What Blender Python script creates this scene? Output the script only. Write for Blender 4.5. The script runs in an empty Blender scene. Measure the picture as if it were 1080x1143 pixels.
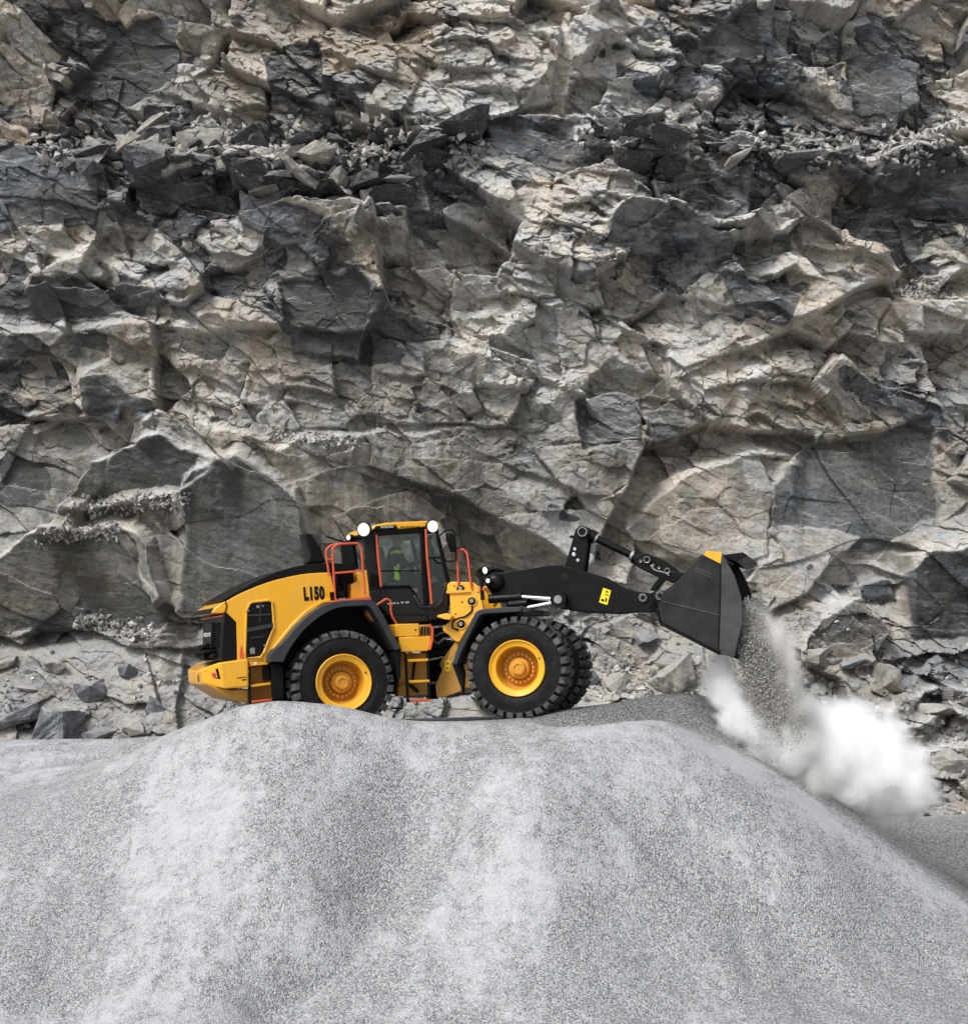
import bpy, bmesh, math, random
import numpy as np
from mathutils import Vector, Matrix

random.seed(7)
R = math.radians
S = bpy.context.scene
COL = S.collection

# ------------------------------------------------------------------ camera
CAM = np.array([0.0, -32.0, 6.0]); FPX = 2020.0; CU = 540.0; CV = 745.0
cd = bpy.data.cameras.new("camera"); cam = bpy.data.objects.new("camera", cd); COL.objects.link(cam)
cam.location = CAM; cam.rotation_euler = (R(90), 0, 0)
cd.sensor_fit = 'HORIZONTAL'; cd.sensor_width = 36.0; cd.lens = FPX / 1080 * 36
cd.shift_y = (CV - 571.5) / 1080; cd.clip_start = .5; cd.clip_end = 3000
S.camera = cam

def ray(u, v):
    return np.array([(u - CU) / FPX, 1.0, (CV - v) / FPX])
def at_depth(u, v, d):
    return CAM + ray(u, v) * d
def project(p):
    d = p[1] - CAM[1]
    return CU + FPX * (p[0] - CAM[0]) / d, CV - FPX * (p[2] - CAM[2]) / d

# ------------------------------------------------------------------ materials
class NT:
    def __init__(s, name):
        m = bpy.data.materials.new(name); m.use_nodes = True
        s.m = m; s.t = m.node_tree; s.t.nodes.clear()
        s.out = s.n('ShaderNodeOutputMaterial')
    def n(s, typ, **k):
        nd = s.t.nodes.new(typ)
        for a, b in k.items():
            if a == 'ins':
                for i, x in b.items():
                    if hasattr(x, 'is_output') and not isinstance(x, (int, float)): s.t.links.new(x, nd.inputs[i])
                    else: nd.inputs[i].default_value = x
            else: setattr(nd, a, b)
        return nd
    def link(s, a, b): s.t.links.new(a, b)
    def coord(s, scale=(1, 1, 1), rot=(0, 0, 0), loc=(0, 0, 0)):
        tc = s.n('ShaderNodeTexCoord'); mp = s.n('ShaderNodeMapping')
        s.link(tc.outputs['Object'], mp.inputs['Vector'])
        mp.inputs['Scale'].default_value = scale; mp.inputs['Rotation'].default_value = rot; mp.inputs['Location'].default_value = loc
        return mp.outputs[0]
    def noise(s, vec, scale, detail=6, rough=.6, dist=0):
        nd = s.n('ShaderNodeTexNoise', ins={'Vector': vec, 'Scale': scale, 'Detail': detail, 'Roughness': rough, 'Distortion': dist})
        return nd.outputs['Fac']
    def ramp(s, fac, stops):
        nd = s.n('ShaderNodeValToRGB'); s.link(fac, nd.inputs[0])
        e = nd.color_ramp.elements
        while len(e) < len(stops): e.new(.5)
        for x, (p, c) in zip(e, stops):
            x.position = p; x.color = (c, c, c, 1) if isinstance(c, (int, float)) else (*c, 1)
        return nd.outputs[0]
    def mix(s, fac, a, b, mode='MIX'):
        nd = s.n('ShaderNodeMix', data_type='RGBA', blend_type=mode)
        for i, x in ((0, fac), (6, a), (7, b)):
            if hasattr(x, 'is_output'): s.link(x, nd.inputs[i])
            elif i == 0: nd.inputs[0].default_value = x
            else: nd.inputs[i].default_value = (*x, 1) if len(x) == 3 else x
        return nd.outputs[2]
    def math(s, op, a, b=0.0, c=None):
        nd = s.n('ShaderNodeMath', operation=op)
        for i, x in enumerate((a, b) if c is None else (a, b, c)):
            if hasattr(x, 'is_output'): s.link(x, nd.inputs[i])
            else: nd.inputs[i].default_value = x
        return nd.outputs[0]
    def bump(s, h, strength=.5, dist=.02, normal=None):
        nd = s.n('ShaderNodeBump', ins={'Strength': strength, 'Distance': dist}); s.link(h, nd.inputs['Height'])
        if normal is not None: s.link(normal, nd.inputs['Normal'])
        return nd.outputs[0]
    def bsdf(s, color, rough=.5, metal=0, normal=None, spec=.5, coat=0):
        b = s.n('ShaderNodeBsdfPrincipled')
        for i, x in (('Base Color', color), ('Roughness', rough), ('Metallic', metal)):
            if hasattr(x, 'is_output'): s.link(x, b.inputs[i])
            else: b.inputs[i].default_value = (*x, 1) if i == 'Base Color' else x
        b.inputs['Specular IOR Level'].default_value = spec
        b.inputs['Coat Weight'].default_value = coat
        if normal is not None: s.link(normal, b.inputs['Normal'])
        s.link(b.outputs[0], s.out.inputs['Surface'])
        return b

DUST = (.33, .315, .29)
def painted(name, col, rough=.4, dirt=.35, coat=0, metal=0, grime=(.10, .085, .07), bumpy=0.0, spec=.5):
    t = NT(name); v = t.coord()
    n1 = t.noise(v, 2.3, 8, .65); n2 = t.noise(v, 17, 6, .7); n3 = t.noise(t.coord((9, 9, 1.2)), 1.6, 5, .6)
    c = t.mix(t.math('MULTIPLY', t.ramp(n1, [(.42, 0), (.75, 1)]), dirt * .6), col, DUST)
    c = t.mix(t.math('MULTIPLY', t.ramp(n3, [(.52, 0), (.8, 1)]), dirt * .8), c, grime)
    c = t.mix(t.math('MULTIPLY', t.ramp(n2, [(.6, 0), (.75, 1)]), dirt * .5), c, DUST)
    geo = t.n('ShaderNodeNewGeometry'); sx = t.n('ShaderNodeSeparateXYZ'); t.link(geo.outputs['Normal'], sx.inputs[0])
    up = t.ramp(sx.outputs[2], [(.55, 0), (1, 1)])
    c = t.mix(t.math('MULTIPLY', t.math('MULTIPLY', up, t.ramp(n1, [(.3, .2), (.7, 1)])), dirt * .9), c, DUST)
    rg = t.math('ADD', rough, t.math('MULTIPLY', t.ramp(n1, [(.35, 0), (.7, 1)]), .25))
    t.bsdf(c, rg, metal, t.bump(n2, .15 + bumpy, .004), spec, coat)
    return t.m

M = {}
M['yellow'] = painted('yellow_paint', (.84, .405, .008), .28, .20, .5)
M['yellow_low'] = painted('dirty_yellow_paint', (.46, .225, .02), .5, .45, 0, grime=(.09, .06, .03))
M['rim'] = painted('yellow_rim_paint', (.86, .42, .008), .34, .15, .2)
M['rim_in'] = painted('shaded_rim_paint', (.62, .27, .008), .42, .14, 0, grime=(.12, .05, .01))  # darker copy of the rim yellow: shade of the dished recess put into the colour
M['orange'] = painted('orange_rail_paint', (.64, .085, .024), .4, .14)
M['black'] = painted('black_paint', (.0032, .0032, .0035), .34, .008, spec=.2)
M['black_matt'] = painted('matt_black_plastic', (.005, .005, .0052), .6, .03, spec=.12)
M['grey'] = painted('dark_grey_plastic', (.032, .034, .039), .45, .10, spec=.25)
M['cabgrey'] = painted('cab_grey_paint', (.013, .0118, .0118), .40, .025, spec=.25)
M['bucket'] = painted('worn_bucket_steel', (.0085, .009, .0105), .33, .11, spec=.32)
M['wear'] = painted('worn_edge_steel', (.030, .032, .036), .30, .18, spec=.5)
M['chrome'] = painted('chrome_rod', (.62, .62, .62), .18, .08, metal=1)
M['steel'] = painted('bare_steel', (.30, .30, .29), .4, .3, metal=.8)
M['white'] = painted('white_lettering', (.78, .78, .76), .5, .1)
M['sticker'] = painted('yellow_sticker', (.88, .70, .015), .4, .08)
M['letter'] = painted('black_lettering', (.006, .006, .006), .45, .0, spec=.25)
M['red'] = painted('red_lamp_plastic', (.55, .03, .05), .25, .05, .4)
M['hivis'] = painted('hi_vis_fabric', (.55, .85, .03), .8, .05)
M['cloth'] = painted('dark_jacket', (.006, .008, .007), .85, .02, spec=.2)
M['skin'] = painted('skin', (.36, .20, .14), .55, .02)
M['hair'] = painted('dark_hair', (.02, .014, .01), .7, .02)
M['seat'] = painted('seat_fabric', (.012, .012, .013), .8, .02)
M['silver'] = painted('silver_trim', (.45, .46, .47), .35, .15, metal=.6)
M['cabin'] = painted('cabin_lining', (.16, .17, .17), .7, .1)

def tyre_mat():
    t = NT('tyre_rubber'); v = t.coord()
    n = t.noise(v, 6, 8, .7); n2 = t.noise(v, 30, 5, .7)
    c = t.mix(t.ramp(n, [(.45, 0), (.85, .22)]), (.0085, .0085, .009), (.10, .098, .096))
    c = t.mix(t.ramp(n2, [(.60, 0), (.78, .18)]), c, (.13, .125, .12))
    at = t.n('ShaderNodeAttribute', attribute_name='tread')
    c = t.mix(t.math('MULTIPLY', at.outputs['Fac'], t.ramp(n, [(.36, .04), (.66, .6)])), c, (.20, .20, .197))  # dust on the lugs, made paler to put their highlights into the colour
    t.bsdf(c, .62, 0, t.bump(n2, .35, .006), .15)
    return t.m
M['tyre'] = tyre_mat()

def glass_mat():
    t = NT('tinted_glass')
    tr = t.n('ShaderNodeBsdfTransparent'); tr.inputs[0].default_value = (.90, .95, .93, 1)
    gl = t.n('ShaderNodeBsdfGlossy'); gl.inputs['Roughness'].default_value = .02; gl.inputs[0].default_value = (.9, .95, .95, 1)
    lw = t.n('ShaderNodeFresnel'); lw.inputs[0].default_value = 1.5
    mx = t.n('ShaderNodeMixShader'); t.link(t.math('ADD', lw.outputs[0], .03), mx.inputs[0]); t.link(tr.outputs[0], mx.inputs[1]); t.link(gl.outputs[0], mx.inputs[2])
    t.link(mx.outputs[0], t.out.inputs['Surface'])
    return t.m
M['glass'] = glass_mat()

def emit(name, col, st):
    t = NT(name); e = t.n('ShaderNodeEmission'); e.inputs[0].default_value = (*col, 1); e.inputs[1].default_value = st
    t.link(e.outputs[0], t.out.inputs['Surface']); return t.m
M['lamp'] = emit('lit_work_lamp', (1, .99, .95), 9)
M['lamp_rim'] = emit('lamp_reflector', (1, .98, .90), 1.3)
M['lamp_edge'] = emit('lamp_edge', (1, .97, .86), .55)
M['lamp_dim'] = emit('lit_head_lamp', (.98, 1, .95), 1.6)

# ------------------------------------------------------------------ mesh helpers
class MB:
    def __init__(s): s.v = []; s.f = []; s.mi = []
    def add(s, verts, faces, mi=0):
        o = len(s.v); s.v.extend([tuple(map(float, p)) for p in verts])
        s.f.extend([tuple(i + o for i in f) for f in faces]); s.mi.extend([mi] * len(faces)); return s
    def build(s, name, mats, parent=None, bevel=0, smooth=30, origin=None, segs=2):
        if not isinstance(mats, (list, tuple)): mats = [mats]
        me = bpy.data.meshes.new(name)
        org = np.zeros(3) if origin is None else np.array(origin)
        base = np.array(parent['_w']) if parent is not None and '_w' in parent else np.zeros(3)
        if origin is None: org = base
        me.from_pydata([tuple(np.array(p) - org) for p in s.v], [], s.f)
        for m in mats: me.materials.append(m)
        me.polygons.foreach_set('material_index', s.mi)
        bm = bmesh.new(); bm.from_mesh(me); bmesh.ops.recalc_face_normals(bm, faces=bm.faces); bm.to_mesh(me); bm.free()
        if smooth:
            me.polygons.foreach_set('use_smooth', [True] * len(me.polygons)); me.set_sharp_from_angle(angle=R(smooth))
        me.update()
        o = bpy.data.objects.new(name, me); COL.objects.link(o)
        o['_w'] = list(org)
        if parent is not None:
            o.parent = parent; o.location = org - base
        else: o.location = org
        if bevel:
            b = o.modifiers.new('bevel', 'BEVEL'); b.width = bevel; b.segments = segs; b.limit_method = 'ANGLE'; b.angle_limit = R(32)
        return o
    def prism(s, a, b, mi=0, cap=True):
        n = len(a); f = [(i, (i + 1) % n, n + (i + 1) % n, n + i) for i in range(n)]
        if cap: f += [tuple(range(n))[::-1], tuple(range(n, 2 * n))]
        return s.add(list(a) + list(b), f, mi)
    def tube(s, pts, r, n=8, mi=0, closed=False, cap=True):
        pts = [np.array(p, float) for p in pts]; m = len(pts); vs = []; fs = []
        rr = r if hasattr(r, '__len__') else [r] * m
        up = np.array([.123, .31, .94])
        for i, p in enumerate(pts):
            a = pts[i - 1] if (i or closed) else p; b = pts[(i + 1) % m] if (i < m - 1 or closed) else p
            t = b - a; t /= (np.linalg.norm(t) + 1e-9)
            x = np.cross(t, up); x /= (np.linalg.norm(x) + 1e-9); y = np.cross(t, x)
            for k in range(n):
                q = 2 * math.pi * k / n; vs.append(p + rr[i] * (math.cos(q) * x + math.sin(q) * y))
        for i in range(m if closed else m - 1):
            j = (i + 1) % m
            for k in range(n): fs.append((i * n + k, i * n + (k + 1) % n, j * n + (k + 1) % n, j * n + k))
        if cap and not closed: fs += [tuple(range(n))[::-1], tuple(range((m - 1) * n, m * n))]
        return s.add(vs, fs, mi)
    def cyl(s, a, b, r, n=20, mi=0, r2=None): return s.tube([a, b], [r, r if r2 is None else r2], n, mi)

def smooth_path(pts, rad=.06, n=4):
    """round the inner corners of a polyline"""
    pts = [np.array(p, float) for p in pts]; out = [pts[0]]
    for i in range(1, len(pts) - 1):
        a, p, b = pts[i - 1], pts[i], pts[i + 1]
        da = a - p; db = b - p; la = np.linalg.norm(da); lb = np.linalg.norm(db); q = min(rad, la * .45, lb * .45)
        s0 = p + da / la * q; s1 = p + db / lb * q
        for k in range(n + 1):
            t = k / n; out.append((1 - t) ** 2 * s0 + 2 * t * (1 - t) * p + t * t * s1)
    return out + [pts[-1]]

def tag(o, label=None, cat=None, group=None, kind=None):
    if label: o['label'] = label
    if cat: o['category'] = cat
    if group: o['group'] = group
    if kind: o['kind'] = kind
    return o
def empty(name, loc, parent=None):
    o = bpy.data.objects.new(name, None); COL.objects.link(o); o.empty_display_size = .3
    o['_w'] = list(loc)
    if parent is not None: o.parent = parent; o.location = np.array(loc) - np.array(parent['_w'])
    else: o.location = loc
    return o

# pixel readings of enlarged pieces of the photograph -> photograph pixels
def Z(n):
    sc, ox, oy = {1: (3.857, 190, 560), 2: (3.6, 390, 560), 3: (2.4, 600, 560), 4: (6.75, 380, 560), 5: (7.714, 200, 660), 6: (7.146, 430, 640), 7: (4.32, 610, 570)}[n]
    return lambda *p: [(ox + x / sc, oy + y / sc) for x, y in p]

# ------------------------------------------------------------------ the two frames of the articulated loader
class Frame:
    def __init__(s, yaw, pitch, hub_px, depth_y, hub_lat):
        y, p = R(yaw), R(pitch)
        s.F = np.array([math.cos(y) * math.cos(p), math.sin(y) * math.cos(p), math.sin(p)])
        s.L = np.array([-math.sin(y), math.cos(y), 0.0]); s.U = np.cross(s.F, s.L)
        near = at_depth(*hub_px, depth_y - CAM[1]); s.O = near - hub_lat * s.L
    def pt(s, f, l, u): return s.O + f * s.F + l * s.L + u * s.U
    def loc(s, px, lat):
        d = ray(*px); o = s.O + lat * s.L; nrm = s.L
        t = np.dot(o - CAM, nrm) / np.dot(d, nrm); q = CAM + t * d - s.O
        return float(q @ s.F), float(q @ s.U)
    def P(s, px, lat, lat2=None):
        f, u = s.loc(px, lat); return s.pt(f, lat if lat2 is None else lat2, u)
RF = Frame(18, 4.7, (383.5, 762), -1.83, -1.30)
FF = Frame(-12.5, 4.7, (577, 746), -1.70, -1.30)

def plate(mb, fr, px, lat, l0, l1, mi=0):
    loc = [fr.loc(p, lat) for p in px]
    return mb.prism([fr.pt(f, l0, u) for f, u in loc], [fr.pt(f, l1, u) for f, u in loc], mi)
def strip(mb, fr, outer, inner, lat, l0, l1, mi=0):
    """a curved band (fender): outer and inner edges with the same number of points"""
    a = [fr.loc(p, lat) for p in outer]; b = [fr.loc(p, lat) for p in inner]; n = len(a); vs = []
    for l in (l0, l1):
        vs += [fr.pt(f, l, u) for f, u in a]; vs += [fr.pt(f, l, u) for f, u in b]
    fs = []
    for i in range(n - 1):
        fs += [(i, i + 1, n + i + 1, n + i), (2 * n + i + 1, 2 * n + i, 3 * n + i, 3 * n + i + 1), (i + 1, i, 2 * n + i, 2 * n + i + 1), (n + i, n + i + 1, 3 * n + i + 1, 3 * n + i)]
    fs += [(0, n, 3 * n, 2 * n), (n - 1, 3 * n - 1, 4 * n - 1, 2 * n - 1)]
    return mb.add(vs, fs, mi)
def circ(c, r, n=16): return [(c[0] + r * math.cos(2 * math.pi * k / n), c[1] + r * math.sin(2 * math.pi * k / n)) for k in range(n)]
def chain(pts, it=2):
    """Chaikin-smooth an open polyline of pixels"""
    for _ in range(it):
        q = [pts[0]]
        for a, b in zip(pts, pts[1:]):
            q += [(a[0] * .75 + b[0] * .25, a[1] * .75 + b[1] * .25), (a[0] * .25 + b[0] * .75, a[1] * .25 + b[1] * .75)]
        pts = q + [pts[-1]]
    return pts

base = RF.pt(1.7, 0, -.875)
LD = empty('wheel_loader', base)
tag(LD, 'yellow and black articulated wheel loader tipping its raised bucket on top of the gravel mound', 'wheel loader')

# ---- wheels
def wheel(fr, lat, spin):
    side = -1 if lat < 0 else 1
    c = fr.pt(0, lat, 0); w = empty('wheel', c, LD)
    def ring(mb, prof, n=72, mi=0):
        vs = []; fs = []; m = len(prof)
        for k in range(n):
            q = 2 * math.pi * k / n; e = math.cos(q) * fr.F + math.sin(q) * fr.U
            vs += [c + r * e + side * x * fr.L for r, x in prof]
        for k in range(n):
            j = (k + 1) % n
            fs += [(k * m + i, k * m + i + 1, j * m + i + 1, j * m + i) for i in range(m - 1)]
        mb.add(vs, fs, mi)
    mb = MB()
    ring(mb, [(.455, -.27), (.56, -.325), (.70, -.335), (.79, -.315), (.815, -.28), (.822, -.1), (.822, .1), (.815, .28), (.79, .315), (.755, .338), (.745, .338), (.735, .330), (.66, .343), (.575, .340), (.565, .332), (.555, .332), (.49, .305), (.455, .27)])
    nsmooth = len(mb.v)
    n = 30
    for k in range(n):
        for sd in (-1, 1):
            q0 = 2 * math.pi * (k + (.5 if sd > 0 else 0) + spin) / n
            def e(q): return math.cos(q) * fr.F + math.sin(q) * fr.U
            w0, w1 = .066, .064
            sk = .075 * sd
            prof = [(.01, .868, 0), (.22, .876, .3), (.305, .868, .5), (.338, .838, .55), (.346, .765, .6)]
            vs = []
            for x, r, t in prof:
                qa = q0 + sk * t
                for dq, rr in ((-w0, r), (w1, r), (w1 + .012, r - .055 if x < .3 else .74), (-w0 - .012, r - .055 if x < .3 else .74)):
                    xx = x if rr == r else min(x, .325)
                    vs.append(c + rr * e(qa + dq) + sd * xx * fr.L)
            fs = []
            m = len(prof)
            for i in range(m - 1):
                for a in range(4): fs.append((i * 4 + a, i * 4 + (a + 1) % 4, i * 4 + 4 + (a + 1) % 4, i * 4 + 4 + a))
            fs += [(0, 1, 2, 3), tuple((m - 1) * 4 + a for a in (3, 2, 1, 0))]
            mb.add(vs, fs)
    ty = mb.build('tyre', M['tyre'], w, smooth=28, origin=c)
    att = ty.data.attributes.new('tread', 'FLOAT', 'POINT')
    att.data.foreach_set('value', [0.0] * nsmooth + [1.0] * (len(mb.v) - nsmooth))
    mb = MB()
    ring(mb, [(.47, .262), (.478, .285), (.478, .325), (.468, .335), (.455, .33), (.445, .31), (.395, .292), (.375, .288), (.362, .27)], 64, 0)
    ring(mb, [(.362, .27), (.335, .10), (.30, .02), (.275, .015), (.268, .05), (.20, .05), (.195, .02), (.0, .02)], 64, 1)
    for k in range(20):
        q = 2 * math.pi * k / 20; p = c + .235 * (math.cos(q) * fr.F + math.sin(q) * fr.U)
        mb.cyl(p + side * .04 * fr.L, p + side * .105 * fr.L, .022, 6, 1)
    q = R(20); p = c + .41 * (math.cos(q) * fr.F + math.sin(q) * fr.U)
    mb.cyl(p + side * .29 * fr.L, p + side * .315 * fr.L, .014, 8, 2)
    ring(mb, [(.45, -.25), (.3, -.2), (.0, -.2)], 32, 1)
    mb.build('rim', [M['rim'], M['rim_in'], M['black']], w, smooth=35, origin=c)
    mb = MB()
    ring(mb, [(.19, .02), (.185, .12), (.165, .15), (.125, .155), (.118, .21), (.105, .225), (.075, .23), (.07, .215), (0, .215)], 40, 0)
    mb.build('hub', [M['rim_in']], w, smooth=35, origin=c)
for fr, lat, sp in ((RF, -1.0, .2), (FF, -1.0, .6), (FF, .98, .3), (RF, 1.0, .7)): wheel(fr, lat, sp)

z1, z2, z3, z4, z5, z6, z7 = (Z(i) for i in range(1, 8))

# ---- axles and frames
mb = MB(); mb.cyl(RF.pt(0, -.9, 0), RF.pt(0, .9, 0), .2); mb.cyl(RF.pt(0, -.3, 0), RF.pt(0, .3, 0), .36); mb.build('axle', M['yellow_low'], LD)
mb = MB(); mb.cyl(FF.pt(0, -.9, 0), FF.pt(0, .9, 0), .2); mb.cyl(FF.pt(0, -.3, 0), FF.pt(0, .3, 0), .36); mb.build('axle', M['yellow_low'], LD)
mb = MB(); plate(mb, RF, [(270, 700), (430, 690), (452, 690), (455, 775), (300, 775)], -.5, -.5, .5); mb.build('rear_frame', M['black_matt'], LD, .02)
mb = MB(); plate(mb, FF, [(520, 700), (545, 695), (560, 710), (560, 740), (550, 765), (500, 772), (490, 740)], -.45, -.45, .45); mb.build('front_frame', M['yellow_low'], LD, .02)

# ---- engine hood
top = z1((240, 430), (300, 395), (420, 345), (560, 312), (640, 306), (690, 305))
low = z1((715, 430), (690, 436), (600, 472), (540, 530), (500, 580), (450, 650), (425, 695))
bot = z1((290, 690), (286, 520), (243, 478))
HL = -1.02
mb = MB(); plate(mb, RF, chain(top) + low + bot, HL, HL, -HL)
mb.build('engine_hood', M['yellow'], LD, .07, segs=4)
# raised bead along the wheel arch
mb = MB(); strip(mb, RF, z1((430, 645), (470, 590), (520, 530), (580, 470), (650, 425), (715, 412)), z1((436, 665), (482, 606), (530, 546), (590, 486), (655, 440), (718, 426)), HL - .03, HL - .035, HL + .02)
mb.build('arch_bead', M['yellow'], LD, .012)
mb = MB(); plate(mb, RF, chain(z1((222, 424), (285, 386), (430, 311), (560, 272), (670, 263), (780, 268))) + z1((785, 303), (690, 304), (560, 311), (420, 344), (300, 394), (240, 429)), -.98, -.97, .97)
mb.build('hood_cover', M['black'], LD, .035, segs=3)
# tail: yellow corner and dark light panel above the grille
mb = MB(); plate(mb, RF, z5((280, 190), (300, 150), (395, 85), (410, 90), (400, 180), (375, 190)), -.98, -.98, .98); mb.build('hood_tail', M['yellow'], LD, .03)
mb = MB()
a = RF.loc(z5((285, 178))[0], -.95); b = RF.loc(z5((318, 128))[0], -.95)
q = [(a[0] - .05, a[1] - .02), (a[0] + .15, a[1] - .02), (b[0] + .15, b[1] - .04), (b[0] - .03, b[1] - .02)]
mb.prism([RF.pt(f, -.90, u) for f, u in q], [RF.pt(f, .90, u) for f, u in q])
mb.build('tail_panel', M['black'], LD, .02)
# grille
mb = MB(); plate(mb, RF, z5((375, 192), (395, 192), (492, 242), (492, 588), (362, 598)), -.99, -.99, .99)
gr = mb.build('rear_grille', M['black'], LD, .05, segs=3)
gf = RF.loc(z5((368, 240))[0], -.99); gb = RF.loc(z5((362, 590))[0], -.99)
def grp(l, k, out=0.0):   # point on the rear face, k = 0 top .. 1 bottom
    return RF.pt(gf[0] + (gb[0] - gf[0]) * k - out, l, gf[1] + (gb[1] - gf[1]) * k)
def gbox(mb, l0, l1, k0, k1, o0, o1):
    q = [(l0, k0), (l1, k0), (l1, k1), (l0, k1)]
    mb.prism([grp(l, k, o0) for l, k in q], [grp(l, k, o1) for l, k in q])
mb = MB(); gbox(mb, -.97, .97, -.10, -.055, -.02, .03); mb.build('tail_light_strip', M['red'], gr, .008)
mb = MB()
for k in range(9): gbox(mb, -.78, .78, .08 + k * .07, .12 + k * .07, -.01, .03)
mb.build('louvre', M['black_matt'], gr, .006)
mb = MB(); gbox(mb, -.35, .45, .06, .72, .0, .07); mb.build('grille_panel', M['black'], gr, .02)
mb = MB(); gbox(mb, -.5, .6, .74, .82, .0, .22); gbox(mb, -.3, .1, .82, 1.0, .0, .18); gbox(mb, .3, .5, .6, .95, .0, .16)
mb.cyl(grp(-.6, .9, .05), grp(.6, .86, .16), .04); mb.cyl(grp(-.2, .6, .1), grp(.3, .8, .2), .035)
mb.build('tow_hitch', M['black_matt'], gr, .015)
# side vent window of the hood
vent = z1((326, 480), (338, 443), (352, 432), (425, 424), (440, 434), (446, 545), (402, 650), (388, 670), (322, 674))
mb = MB(); plate(mb, RF, vent, HL, HL - .012, HL + .05); vp = mb.build('side_vent', M['black'], LD, .01)
def outline(mb, fr, px, lat, r, n=6): mb.tube(smooth_path([fr.P(p, lat) for p in px] , .05)[:-1] if False else [fr.P(p, lat) for p in px], r, n, closed=True)
mb = MB(); outline(mb, RF, vent, HL - .008, .022); mb.build('vent_frame', M['yellow'], vp)
mb = MB()
plate(mb, RF, z1((330, 545), (441, 522), (441, 540), (330, 562)), HL, HL - .03, HL); plate(mb, RF, z1((335, 487), (438, 482), (438, 488), (335, 494)), HL, HL - .025, HL)
plate(mb, RF, z1((385, 438), (389, 438), (387, 520), (383, 520)), HL, HL - .022, HL); plate(mb, RF, z1((340, 585), (400, 578), (400, 583), (340, 590)), HL, HL - .022, HL)
mb.build('vent_bar', M['grey'], vp)
mb = MB()
for p, r in (((352, 640), 11), ((376, 452), 7), ((398, 450), 4), ((335, 470), 4), ((405, 620), 5)): plate(mb, RF, [z1(q)[0] for q in circ(p, r, 10)], HL, HL - .03, HL); mb.build('vent_fitting', M['steel'], vp); mb = MB()
plate(mb, RF, z1((344, 630), (362, 628), (363, 655), (343, 656)), HL, HL - .035, HL)
mb.build('vent_fitting', M['steel'], vp)
mb = MB(); plate(mb, RF, z5((520, 520), (535, 465), (540, 530), (555, 535), (552, 578), (520, 575)), HL, HL - .02, HL); mb.build('warning_label', M['orange'], LD)
# hood seam lines
mb = MB(); mb.tube([RF.P(p, HL - .002) for p in z1((238, 430), (243, 450), (238, 470), (230, 485))], .012, 6); mb.build('hood_seam', M['black'], LD)

# air intake fin
mb = MB(); plate(mb, RF, z1((572, 135), (612, 140), (640, 182), (668, 262), (590, 266), (602, 228)), -.1, -.12, .28); ai = mb.build('air_intake', M['black'], LD, .03)
mb = MB(); plate(mb, RF, z1((596, 136), (614, 139), (643, 180), (650, 205), (636, 190), (610, 150)), -.1, -.135, -.115); mb.build('intake_edge', M['grey'], ai, .006)
# exhaust stack and tank behind the rail
mb = MB(); plate(mb, RF, z1((690, 268), (785, 265), (790, 300), (775, 410), (735, 415), (715, 300)), -.5, -.6, .6); mb.build('tank', M['black'], LD, .03)
mb = MB(); mb.cyl(RF.P(z1((795, 290))[0], -.2), RF.P(z1((783, 190))[0], -.2), .06); mb.build('exhaust_pipe', M['black'], LD)
mb = MB(); plate(mb, RF, z1((800, 303), (850, 294), (858, 425), (775, 428), (776, 355), (802, 345)), -.80, -.85, -.55); mb.build('side_cowl', M['yellow'], LD, .02)
# platform + rails
mb = MB(); plate(mb, RF, z1((690, 432), (712, 424), (862, 408), (864, 424), (715, 440)), -1.2, -1.22, -.6); mb.build('platform', M['orange'], LD, .008)
mb = MB(); plate(mb, RF, z1((716, 380), (742, 384), (748, 412), (720, 416)), -.8, -.85, -.6); mb.build('battery_box', M['black'], LD, .01)
def rail(px, lat, r=.019, lat2=None, name='handrail', mat='orange', rad=.1, fr=RF):
    m = MB(); pts = [fr.P(p, lat if lat2 is None else lat + (lat2 - lat) * i / (len(px) - 1)) for i, p in enumerate(px)]
    m.tube(smooth_path(pts, rad), r, 8); return m.build(name, M[mat], LD)
h = rail(z1((710, 432), (697, 200), (722, 182), (806, 178), (822, 200), (838, 400)), -1.15)
mb = MB(); mb.tube([RF.P(p, -1.15) for p in z1((706, 308), (828, 298))], .018); mb.tube([RF.P(p, -1.15) for p in z1((700, 250), (672, 246))], .016); mb.build('rail_bar', M['orange'], h)
rail(z1((684, 320), (668, 210), (690, 188), (722, 181)), -1.10)
mb = MB(); mb.tube([RF.P(p, -1.15) for p in z1((690, 390), (694, 425), (704, 424), (700, 388))], .02); mb.build('latch', M['black'], LD)

# ---- rear fender
mb = MB()
outer = chain(z1((428, 690), (432, 650), (490, 606), (545, 535), (620, 466), (700, 430), (780, 424), (858, 421)), 2) + chain(z1((862, 421), (890, 436), (992, 632)), 1)
inner = chain(z1((488, 690), (505, 650), (530, 610), (575, 550), (645, 492), (710, 457), (782, 449), (848, 447)), 2) + chain(z1((850, 447), (868, 460), (968, 640)), 1)
strip(mb, RF, outer, inner, -1.36, -1.36, -.72); mb.build('fender', M['grey'], LD, .018)
mb = MB(); strip(mb, RF, outer, inner, -1.36, 1.36, .72); mb.build('fender', M['grey'], LD, .018)
mb = MB(); plate(mb, RF, z1((425, 690), (470, 700), (488, 720), (487, 850), (440, 852), (436, 720)), -1.15, -1.17, -1.12); mb.build('mudflap', M['black_matt'], LD, .01)
mb = MB(); plate(mb, RF, z1((968, 636), (993, 632), (990, 760), (978, 770)), -1.3, -1.32, -.8); mb.build('mudflap', M['black_matt'], LD, .01)
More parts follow.
